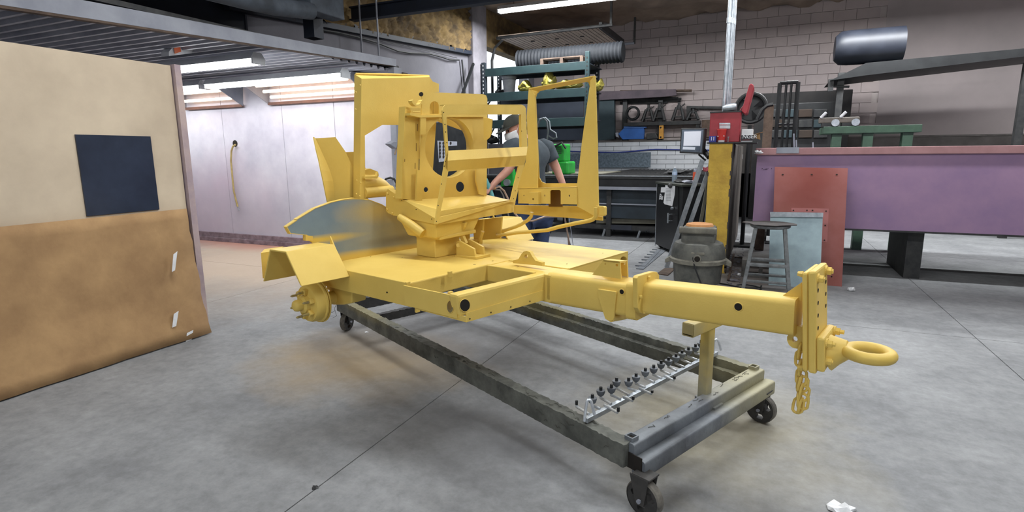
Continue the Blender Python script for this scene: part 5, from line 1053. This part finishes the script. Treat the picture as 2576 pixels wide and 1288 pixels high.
# rubble between column and stool
def cinder(p, label, rot=0.0):
    t = thing('cinder_block', label, 'block', p); d = V((math.cos(rot),math.sin(rot),0)); s = V((-d.y,d.x,0))
    mb = MB(); outer = [V(p)+d*a+Z_*b_ for a,b_ in ((-.2,0),(.2,0),(.2,.2),(-.2,.2))]
    hs_ = [[V(p)+d*(c+a)+Z_*(.1+b_) for a,b_ in ((-.07,-.07),(.07,-.07),(.07,.07),(-.07,.07))] for c in (-.09,.09)]
    mb.sheet(outer, s*.19, hs_); mb.obj('body', mat('cinder_grey',(112,110,106),(84,82,80),9,.95,0,.4,40), t)
cinder(ZP(1912,700), 'grey cinder block lying on its side behind the stool')
for k,((xa,ya),(xb,yb_),lb) in enumerate([((1832,706),(1846,640),'long thin wood lath on the floor between the column and the stool'),((1848,648),(1872,650),'short wood stick on the dirty floor beyond the stool')]):
    a, b_ = ZP(xa,ya,.006), ZP(xb,yb_,.006); d = (b_-a).normalized(); s = V((d.y,-d.x,0))*.012; tag(MB().prism([a-s,a+s,b_+s,b_-s],(0,0,.012)).obj('wood_lath', WOODM), lb, 'lath')
crumple('white_cup', ZP(1860,694), .035, 50, WHITE, 'crushed white cup on the floor left of the stool leg', 1.0, 'cup'); crumple('paper_shreds', ZP(1845,706), .06, 51, GREYW, 'heap of paper shreds on the floor beside the stool', .3, 'paper')
rr = random.Random(11); mb = MB()
for k in range(120): p = ZP(rr.uniform(1828,1875),rr.uniform(600,715)); mb.box(p+Z_*.004,(rr.uniform(.008,.03),rr.uniform(.008,.02),.008))
o = mb.obj('debris_chips', GREYW); o['kind'] = 'stuff'; tag(o,'scattered pale chips of debris on the floor behind the column','debris')
# dark machinery along the back right
def dbox(name, px, y, d, m, label, cat, z0=None, bevel=.01):
    (xa,ya),(xb,yb_) = px; a = YP(xa,ya,y); b_ = YP(xb,yb_,y); z_ = b_.z if z0 is None else z0
    return tag(MB().lohi((a.x,y,z_),(b_.x,y+d,a.z)).obj(name, m, None, bevel=bevel), label, cat)
dbox('charcoal_sheet', ((1902,236),(2134,350)), 12.9, .06, mat('charcoal_panel',(44,44,46),(58,56,56),3,.7), 'wide charcoal steel panel standing along the block wall', 'panel', 0)
dbox('parts_shelf', ((1935,262),(2100,380)), 11.6, .5, BLK, 'black loaded parts shelf behind the hand truck', 'shelf', 0)
for k in range(3):
    for q in range(4):
        p = YP(1950+q*38,285+k*26,11.58); tag(MB().box(p,(.22,.06,.14)).obj('parts_box', [DKST,TEAL,mat('dark_brown_box',(58,46,38),(46,38,32),6,.8),DKST][(k*2+q)%4], None, bevel=.01), f"{['dark steel','dark teal','dark brown','dark steel'][(k*2+q)%4]} parts box, {['first','second','third','last'][q]} from the hand truck on the {['top','middle','bottom'][k]} shelf row", 'box', 'boxes in the black parts shelf')
ht = thing('hand_truck', 'dark tubular hand truck standing behind the purple bin', 'hand truck', (YP(1985,380,9.6).x,9.6,0))
hx0, hx1 = YP(1962,210,9.6).x, YP(2008,210,9.6).x; hzt = YP(1985,208,9.6).z
for x in (hx0,hx1): MB().tube([(x,9.6,.1),(x,9.6,hzt)],.03,8).obj('rail', BLK, ht, smooth=True)
MB().tube([(hx0,9.6,hzt),(hx1,9.6,hzt)],.028,8).obj('handle', BLK, ht, smooth=True)
for f in (.36,.64): MB().tube([(hx0+(hx1-hx0)*f,9.6,hzt-.02),(hx0+(hx1-hx0)*f,9.6,.3)],.018,6).obj('upright', BLK, ht)
for f in (.25,.5,.75): MB().tube([(hx0,9.6,hzt*f),(hx1,9.6,hzt*f)],.02,6).obj('crossbar', BLK, ht)
MB().lohi((hx0-.05,9.35,0),(hx1+.05,9.6,.02)).obj('toe_plate', BLK, ht)
for x in (hx0-.06,hx1+.06): MB().lathe((x-.03,9.7,.13), X_, [(.13,0),(.13,.06)], 18).obj('wheel', CASTM, ht)
fn = thing('drum_fan', 'large dark round shop fan behind the toolbox lid', 'fan', (YP(1890,270,9.0).x,9.0,0))
fc = YP(1889,272,9.0); MB().tube([fc+V((.2*math.cos(t),0,.2*math.sin(t))) for t in [i*math.pi/14 for i in range(28)]],.03,8,True).obj('shroud', BLK, fn, smooth=True); MB().lathe(fc+V((0,.05,0)), Y_, [(.19,0),(.19,.01)], 24).obj('back_guard', BLK, fn)
for k in range(4):
    t = k*math.pi/2+.4; MB().prism([fc+V((.03*math.cos(t),-.01,.03*math.sin(t))),fc+V((.17*math.cos(t+.3),-.02,.17*math.sin(t+.3))),fc+V((.17*math.cos(t-.2),.02,.17*math.sin(t-.2)))],(0,.006,0)).obj('blade', BLK, fn)
MB().tube([(fc.x,9.02,0),(fc.x,9.02,fc.z-.24)],.03,8).obj('stand', BLK, fn); MB().lohi((fc.x-.25,8.85,0),(fc.x+.25,9.2,.03)).obj('foot', BLK, fn)
tag(MB().tube([YP(x,y,8.7) for x,y in [(1905,300),(1918,275),(1930,265),(1945,262)]],.025,6).obj('black_duct_hose', BLK, None, smooth=True),'bent black pipe between the round fan and the hand truck','pipe')
tag(MB().lohi((YP(1921,300,8.7).x,8.7,0),(YP(1945,300,8.7).x,8.8,YP(1930,264,8.7).z)).obj('wood_post', WOODM, None, bevel=.01),'dark timber post standing behind the purple bin','post')
vbx = thing('vise_bench', 'green steel work bench with chrome-handled vises beyond the purple bin', 'bench', (YP(2110,370,9.2).x,9.2,0))
GRB = mat('bench_green', (74,104,84), (60,86,70), 6, .6); vx0, vx1 = YP(2072,320,9.2).x, YP(2146,320,9.2).x+.8; vzt = YP(2100,318,9.2).z
MB().lohi((vx0,9.2,vzt-.1),(vx1,9.9,vzt)).obj('bench_top', GRB, vbx, bevel=.006)
for x in (vx0+.12,vx0+.5,vx1-.2): MB().lohi((x,9.25,0),(x+.12,9.4,vzt-.1)).obj('leg', GRB, vbx)
for k,px in enumerate((2088,2138)):
    p = YP(px,305,9.3); t = thing('bench_vise', ['grey bench vise with chrome knob on the green bench','second grey bench vise farther along the green bench'][k], 'vise', V((p.x,9.3,vzt)))
    b0 = V((p.x,9.35,vzt)); MB().lohi(tuple(b0+V((-.1,-.1,0))),tuple(b0+V((.1,.1,.05)))).obj('base', DKST, t); MB().lohi(tuple(b0+V((-.14,-.05,.05))),tuple(b0+V((.12,.06,.13)))).obj('body', mat('vise_grey',(120,112,104),(96,90,84),9,.6), t, bevel=.015)
    MB().lathe(b0+V((.06,-.16,.05)),(0,1,0),[(.05,0),(.05,.05)],14).obj('knob', GALV, t); MB().tube([b0+V((-.12,-.06,.13)),b0+V((-.06,-.08,.2))],.02,6).obj('jaw', WHITE, t)
# barrel on a high steel shelf at the right
hsx = YP(2090,190,11.2).x
hsf = thing('high_shelf', 'dark steel shelf bracketed out below the roof with a tilted plate', 'shelf', (hsx+1,11.4,0))
zsf = YP(2120,196,11.2).z
MB().prism([V((hsx,11.2,zsf-.03)),V((hsx+.5,11.2,zsf+.22)),V((hsx+3,11.2,zsf+.3)),V((hsx+3,11.2,zsf+.2)),V((hsx+.5,11.2,zsf+.02))],(0,1.2,0)).obj('plate', BLK, hsf)
for x in (hsx+.12,hsx+2.6): MB().lohi((x,11.3,0),(x+.1,11.4,zsf+.1)).obj('post', DKST, hsf)
MB().lohi((hsx-.02,11.25,YP(2070,230,11.2).z),(hsx+.06,11.35,zsf)).obj('clamp_post', DKST, hsf); MB().tube([(hsx+.05,11.3,zsf-.12),(hsx+.3,11.3,zsf-.14)],.02,6).obj('clamp_rod', DKST, hsf)
brc = YP(2150,135,11.5); R = YP(2150,100,11.5).z-brc.z+.06
tag(MB().lathe((brc.x-.3,11.6,zsf+.25+R), (1,0,0), [(R*.7,0),(R*.96,.08),(R,.2),(R,1.0)], 24).obj('black_barrel', mat('barrel_black',(26,30,40),(36,40,50),4,.5), None, smooth=True),'black barrel lying on the tilted plate of the high shelf','barrel')
for k,(x,y0,y1) in enumerate([(2000,336,372),(2006,352,374),(2048,358,374)]):
    p = YP(x,y1,7.5); q = YP(x-3,y0,7.5); tag(MB().tube([p-Z_*.1,q],.008,5).obj('protruding_rod', GREYM),['long thin rod sticking up out of the purple bin','middle thin rod sticking up out of the purple bin','short thin rod sticking up out of the purple bin'][k],'rod')
crumple('rag_bundle', YP(1908,384,7.1)+V((0,0,-.02)), .05, 60, WHITE, 'dirty white rag on the corner of the purple bin rim', 1.0, 'rag')
# perforated black sheets against the grey wall, seen through the fan ring
ps_ = thing('black_wall_sheet', 'tall black steel sheet leaning on the grey wall behind the machine', 'sheet', (XG+.1,8.2,0))
xw = XG+.12
def GP(px, py, o_=0.0): return XP(px,py,xw+o_)
MB().prism([GP(1008,315),GP(1200,300),GP(1200,520),GP(1008,560)],(-.02,0,0)).obj('sheet', BLK, ps_)
HPTS = []
for c_ in range(4):
    for r_ in range(6): HPTS.append((1107+c_*9,360+r_*8.5))
pfp = thing('perforated_plate', 'grey plate with rows of punched holes hung on the black sheet', 'plate', GP(1120,380,.01)); MB().prism([GP(1100,354,.006),GP(1150,356,.006),GP(1150,366,.006),GP(1124,368,.006),GP(1124,405,.006),GP(1104,408,.006)],(-.004,0,0)).obj('plate', GREYM, pfp); [MB().lathe(GP(x,y,.012),(1,0,0),[(.03,-.001),(.03,.001)],8).obj('hole', HOLE, pfp) for x,y in HPTS if (x < 1122 or y < 365) and y < 402]
fx = thing('wall_funnel', 'small grey funnel lamp tied by rope to the booth post', 'lamp', (BX+.1,BY,1.6))
q = [XP(x,y,BX+.08) for x,y in [(979,362),(993,354),(999,356),(1000,372),(996,374)]]; MB().prism(q,(-.08,0,0)).obj('shade', GREYM, fx, bevel=.01); MB().tube([XP(x,y,BX+.08) for x,y in [(1012,345),(1003,362),(996,380),(993,388)]],.012,6).obj('rope', mat('rope_tan',(170,150,128),(140,122,104),9,.9), fx, smooth=True)
# ================================================================ WORKER
PB0 = ZP(1350,756); HD = V((CF.x,CF.y,0)).normalized(); HR = V((HD.y,-HD.x,0))
def BP(px, py, dd=0.0): return QP(px,py,PB0+HD*dd,HD)
pe_ = thing('person', 'worker in dark cap, white mask, grey tee shirt and jeans behind the trailer', 'person', PB0)
def skin(name, nodes, edges, m, root=0, sub=2, parent=None):
    me = bpy.data.meshes.new(name); off = wpos(parent); me.from_pydata([tuple(V(n[0])-off) for n in nodes], edges, []); o = bpy.data.objects.new(name, me); COL.objects.link(o); o.parent = parent
    md = o.modifiers.new('skin','SKIN'); md.use_smooth_shade = True
    for i, n in enumerate(nodes):
        r = n[1]; me.skin_vertices[0].data[i].radius = r if isinstance(r, tuple) else (r, r)
        me.skin_vertices[0].data[i].use_root = (i == root)
    s = o.modifiers.new('sub','SUBSURF'); s.levels = sub; s.render_levels = sub
    dg = bpy.context.evaluated_depsgraph_get(); dg.update(); me2 = bpy.data.meshes.new_from_object(o.evaluated_get(dg)); o.modifiers.clear(); o.data = me2
    me2.materials.clear(); me2.materials.append(m)
    for p in me2.polygons: p.use_smooth = True
    return o
J = dict(pel=BP(1346,528), sp1=BP(1342,480), sp2=BP(1334,425), chest=BP(1328,385), neck=BP(1318,352), head=BP(1306,330),
  sL=BP(1288,372,-.1), eL=BP(1284,424,-.2), wL=BP(1243,461,-.28), sR=BP(1374,374,.12), eR=BP(1400,424,.12), wR=BP(1418,468,.05),
  hL=BP(1324,536,-.05), kL=BP(1316,620,-.1), aL=BP(1322,738,-.02), fL=BP(1288,752,-.06), hR=BP(1368,536,.05), kR=BP(1358,622,.02), aR=BP(1358,734,.08), fR=BP(1326,748,.05))
for k in ('fL','fR'): J[k].z = .035
def nd(*a): return [(J[k] if isinstance(k,str) else k, r) for k, r in a]
ord_ = [('pel',.125),('sp1',.12),('sp2',.13),('chest',.13),('neck',.055),('head',.06),('sL',.062),('eL',.044),('wL',.03),('sR',.062),('eR',.044),('wR',.03),('hL',.085),('kL',.058),('aL',.04),('fL',.035),('hR',.085),('kR',.058),('aR',.04),('fR',.035)]
ix = {k:i for i,(k,_) in enumerate(ord_)}
ed = [(ix[a],ix[b]) for a,b in [('pel','sp1'),('sp1','sp2'),('sp2','chest'),('chest','neck'),('neck','head'),('chest','sL'),('sL','eL'),('eL','wL'),('chest','sR'),('sR','eR'),('eR','wR'),('pel','hL'),('hL','kL'),('kL','aL'),('aL','fL'),('pel','hR'),('hR','kR'),('kR','aR'),('aR','fR')]]
nodes = nd(*ord_)
# hands: palm and fingers continue the arm chain
def hand(w, d, side, curl, thumb):
    d, side, curl = V(d).normalized(), V(side).normalized(), V(curl).normalized(); pm = len(nodes); nodes.append((w+d*.05,.026)); ed.append((ix_cur, pm))
    k2 = len(nodes); nodes.append((w+d*.085,.024)); ed.append((pm,k2))
    for i,o_ in enumerate((-.027,-.009,.009,.027)):
        ln = (.034,.04,.042,.032)[i]; a = len(nodes); b0 = w+d*.088+side*o_; nodes.append((b0+d*ln*.6+curl*.008,.0088)); nodes.append((b0+d*ln+curl*.034,.008)); nodes.append((b0+d*ln*.7+curl*.056,.007)); ed.extend([(k2,a),(a,a+1),(a+1,a+2)])
    a = len(nodes); nodes.append((w+d*.05+side*thumb*.035+curl*.01,.011)); nodes.append((w+d*.085+side*thumb*.045+curl*.03,.009)); ed.extend([(pm,a),(a,a+1)])
ix_cur = ix['wL']; hand(J['wL'], (J['wL']-J['eL']).normalized()+V((0,0,-.3)), HD, -Z_-HR*.4, -1)
ix_cur = ix['wR']; hand(J['wR'], (J['wR']-J['eR']), HD, -HR, -1)
skin('body', nodes, ed, SKIN, 0, 2, pe_)
sh = nd(('pel',(.16,.14)),('sp1',(.155,.135)),('sp2',(.165,.145)),('chest',(.17,.15)),('neck',.075),('sL',.1),('sR',.1)); sh[0] = (BP(1346,548),(.165,.15)); sh[4] = (BP(1320,358),.075)
skin('tee_shirt', sh, [(0,1),(1,2),(2,3),(3,4),(3,5),(3,6)], SHIRT, 0, 2, pe_)
for a_, b_, f_ in (('sL','eL',.72),('sR','eR',.62)):
    A_, B_ = J[a_], J[b_]; C_ = J['chest']; MB().tube([C_+(A_-C_)*.55+Z_*.015, C_+(A_-C_)*.85+Z_*.01, A_, A_+(B_-A_)*.25, A_+(B_-A_)*.5, A_+(B_-A_)*f_],[.085,.092,.088,.08,.076,.074],16).obj('sleeve', SHIRT, pe_, smooth='full')
jn = nd(('pel',.14),('hL',.105),('kL',.078),('aL',.068),('hR',.105),('kR',.078),('aR',.068)); skin('jeans', jn, [(0,1),(1,2),(2,3),(0,4),(4,5),(5,6)], JEAN, 0, 2, pe_)
for a, f in (('aL','fL'),('aR','fR')):
    A_, F_ = V((J[a].x,J[a].y,.05)), V((J[f].x,J[f].y,.035)); skin('boot', [(A_-(F_-A_)*.25,.05),(A_+(F_-A_)*.5,.052),(F_+(F_-A_)*.1,.042)], [(0,1),(1,2)], mat('boot_brown',(70,54,44),(54,42,36),9,.7), 0, 1, pe_)
# head, looking down to the left
hc_ = BP(1297,326,-.02); FWD = (-HR*.86-HD*.30-Z_*.42).normalized(); SD = FWD.cross(Z_).normalized(); HU = SD.cross(FWD).normalized()
def hp(f, s, u): return hc_+FWD*f+SD*s+HU*u
mb = MB(); n, m_ = 20, 16; vs = []
for j in range(m_+1):
    th = math.pi*j/m_; 
    for k in range(n):
        ph = 2*math.pi*k/n; x, y, z = math.sin(th)*math.cos(ph), math.sin(th)*math.sin(ph), math.cos(th)
        f = .095*x; s = .074*y; u = .118*z
        if z < -.15: s *= 1-.28*(-z); f = f*(1-.12*(-z))+.012*(-z)
        if x > .93 and -.35 < z < .12: f += .022*(1-abs(z+.12)/.26 if abs(z+.12) < .26 else 0)
        if x > .6 and .05 < z < .25: f -= .005
        vs.append(hp(f,s,u))
mb.add(vs,[(j*n+k,j*n+(k+1)%n,(j+1)*n+(k+1)%n,(j+1)*n+k) for j in range(m_) for k in range(n)]); hd_ = mb.obj('head', SKIN, pe_, smooth=True)
for s in (-1,1):
    MB().tube([hp(-.01,s*.074,.025),hp(-.022,s*.084,.02),hp(-.022,s*.085,-.01),hp(-.008,s*.077,-.026)],[.008,.011,.01,.006],7).obj('ear', SKIN, hd_, smooth=True)
    MB().lathe(hp(.078,s*.03,.018), FWD, [(.003,-.004),(.011,-.003),(.012,.002),(.006,.008)], 10).obj('eye', mat('eye_dark',(60,44,38),(50,38,34),9,.4), hd_, smooth=True); MB().tube([hp(.084,s*.012,.038),hp(.088,s*.03,.042),hp(.074,s*.05,.036)],.005,6).obj('eyebrow', mat('grey_hair',(150,146,142),(120,116,112),20,.9), hd_)
MB().tube([hp(.094,-.022,-.07),hp(.099,0,-.068),hp(.094,.022,-.07)],.005,6).obj('mouth', mat('lip',(170,104,96),(160,96,90),9,.6), hd_)
mb = MB(); vs = []; MM, NN = 8, 13
for j in range(MM):
    u = .005-.115*j/(MM-1)
    for k in range(NN):
        a = math.radians(-78+156*k/(NN-1)); ff_ = (.104+.014*math.sin(math.pi*j/(MM-1)))*math.cos(a)+(.012*math.cos(a)**6 if j < 4 else 0); ss = (.083 if j < 5 else .072)*math.sin(a); vs.append(hp(ff_,ss,u))
mb.add(vs,[(j*NN+k,j*NN+k+1,(j+1)*NN+k+1,(j+1)*NN+k) for j in range(MM-1) for k in range(NN-1)]); o = mb.obj('face_mask', WHITE, pe_, smooth=True); md = o.modifiers.new('s','SOLIDIFY'); md.thickness = .003
for s in (-1,1): MB().tube([hp(.03,s*.08,-.02),hp(-.015,s*.082,.03),hp(-.028,s*.08,.0),hp(.02,s*.074,-.075)],.0022,5).obj('mask_strap', WHITE, pe_)
CAPM = mat('cap_olive',(62,64,58),(52,54,50),20,.9)
mb = MB(); vs = []; 
for j in range(8):
    t = (math.pi/2)*j/7
    for k in range(n): ph = 2*math.pi*k/n; vs.append(hp(.108*math.cos(t)*math.cos(ph)-.004,.086*math.cos(t)*math.sin(ph),.045+.092*math.sin(t)))
mb.add(vs,[(j*n+k,j*n+(k+1)%n,(j+1)*n+(k+1)%n,(j+1)*n+k) for j in range(7) for k in range(n)]); cp__ = mb.obj('cap', CAPM, pe_, smooth=True)
br_ = [hp(.098*math.cos(a),.086*math.sin(a),.05) for a in [math.radians(-65+130*k/10) for k in range(11)]]; bo = [hp(.10+.085*math.cos(a*1.1),.08*math.sin(a),.038) for a in [math.radians(65-130*k/10) for k in range(11)]]
MB().prism(br_+bo, HU*.006).obj('cap_brim', CAPM, cp__); MB().prism([hp(.104,.012,.07),hp(.104,-.022,.07),hp(.096,-.022,.088),hp(.096,.012,.088)],FWD*.006).obj('cap_badge', mat('badge_grey',(120,122,118),(104,106,104),9,.8), cp__)
mb = MB(); mb.tube([hp(-.06,-.07,.03),hp(-.1,-.03,.01),hp(-.104,0,.0),hp(-.1,.03,.01),hp(-.06,.07,.03)],[.014,.022,.024,.022,.014],8); mb.obj('hair', mat('grey_hair2',(140,138,134),(116,114,110),20,.95), pe_, smooth=True)
# spray gun / teal tool in the hand, hoses
sg_ = thing('spray_wand', 'teal spray tool held in the worker\'s gloveless hand', 'tool', BP(1232,475,-.3))
MB().tube([BP(1222,450,-.31),BP(1230,470,-.31),BP(1240,500,-.31)],[.016,.02,.022],10).obj('barrel', mat('teal_plastic',(110,176,178),(92,156,160),9,.5), sg_, smooth=True); MB().tube([BP(1232,472,-.3),BP(1246,474,-.28)],.016,8).obj('handle', mat('brass',(176,130,84),(150,110,70),9,.4,.6), sg_, smooth=True); MB().tube([BP(1239,497,-.31),BP(1246,518,-.31)],.02,10).obj('cup', YEL, sg_, smooth=True)
hh = thing('spray_hose', 'pair of thin hoses drooping from the spray tool to the floor', 'hose', BP(1300,560,-.3))
MB().tube([BP(1244,474,-.28),BP(1256,470,-.28),BP(1268,480,-.28),BP(1278,500,-.26),BP(1290,530,-.3),BP(1310,555,-.35),BP(1340,556,-.36),BP(1370,545,-.3),BP(1420,545,.2),BP(1430,600,.4),BP(1436,700,.5)],.009,7).obj('hose', mat('clear_hose',(176,150,130),(150,126,110),9,.4), hh, smooth=True)
MB().tube([BP(1245,477,-.28),BP(1258,478,-.28),BP(1266,492,-.28),BP(1272,515,-.26),BP(1284,560,-.28)],.007,7).obj('hose', mat('grey_hose',(120,116,112),(100,98,96),9,.5), hh, smooth=True)
ir = thing('leaning_rod', 'thin steel rod propped behind the trailer deck', 'rod', ZP(1440,640)); p = ZP(1440,640); q = QP(1420,555,p+HD*.0,HD); MB().tube([p,q],.008,6).obj('rod', DKST, ir); q2 = QP(1432,550,p,HD); MB().tube([p+V((.03,0,0)),q2],.006,6).obj('rod', GREYM, ir)
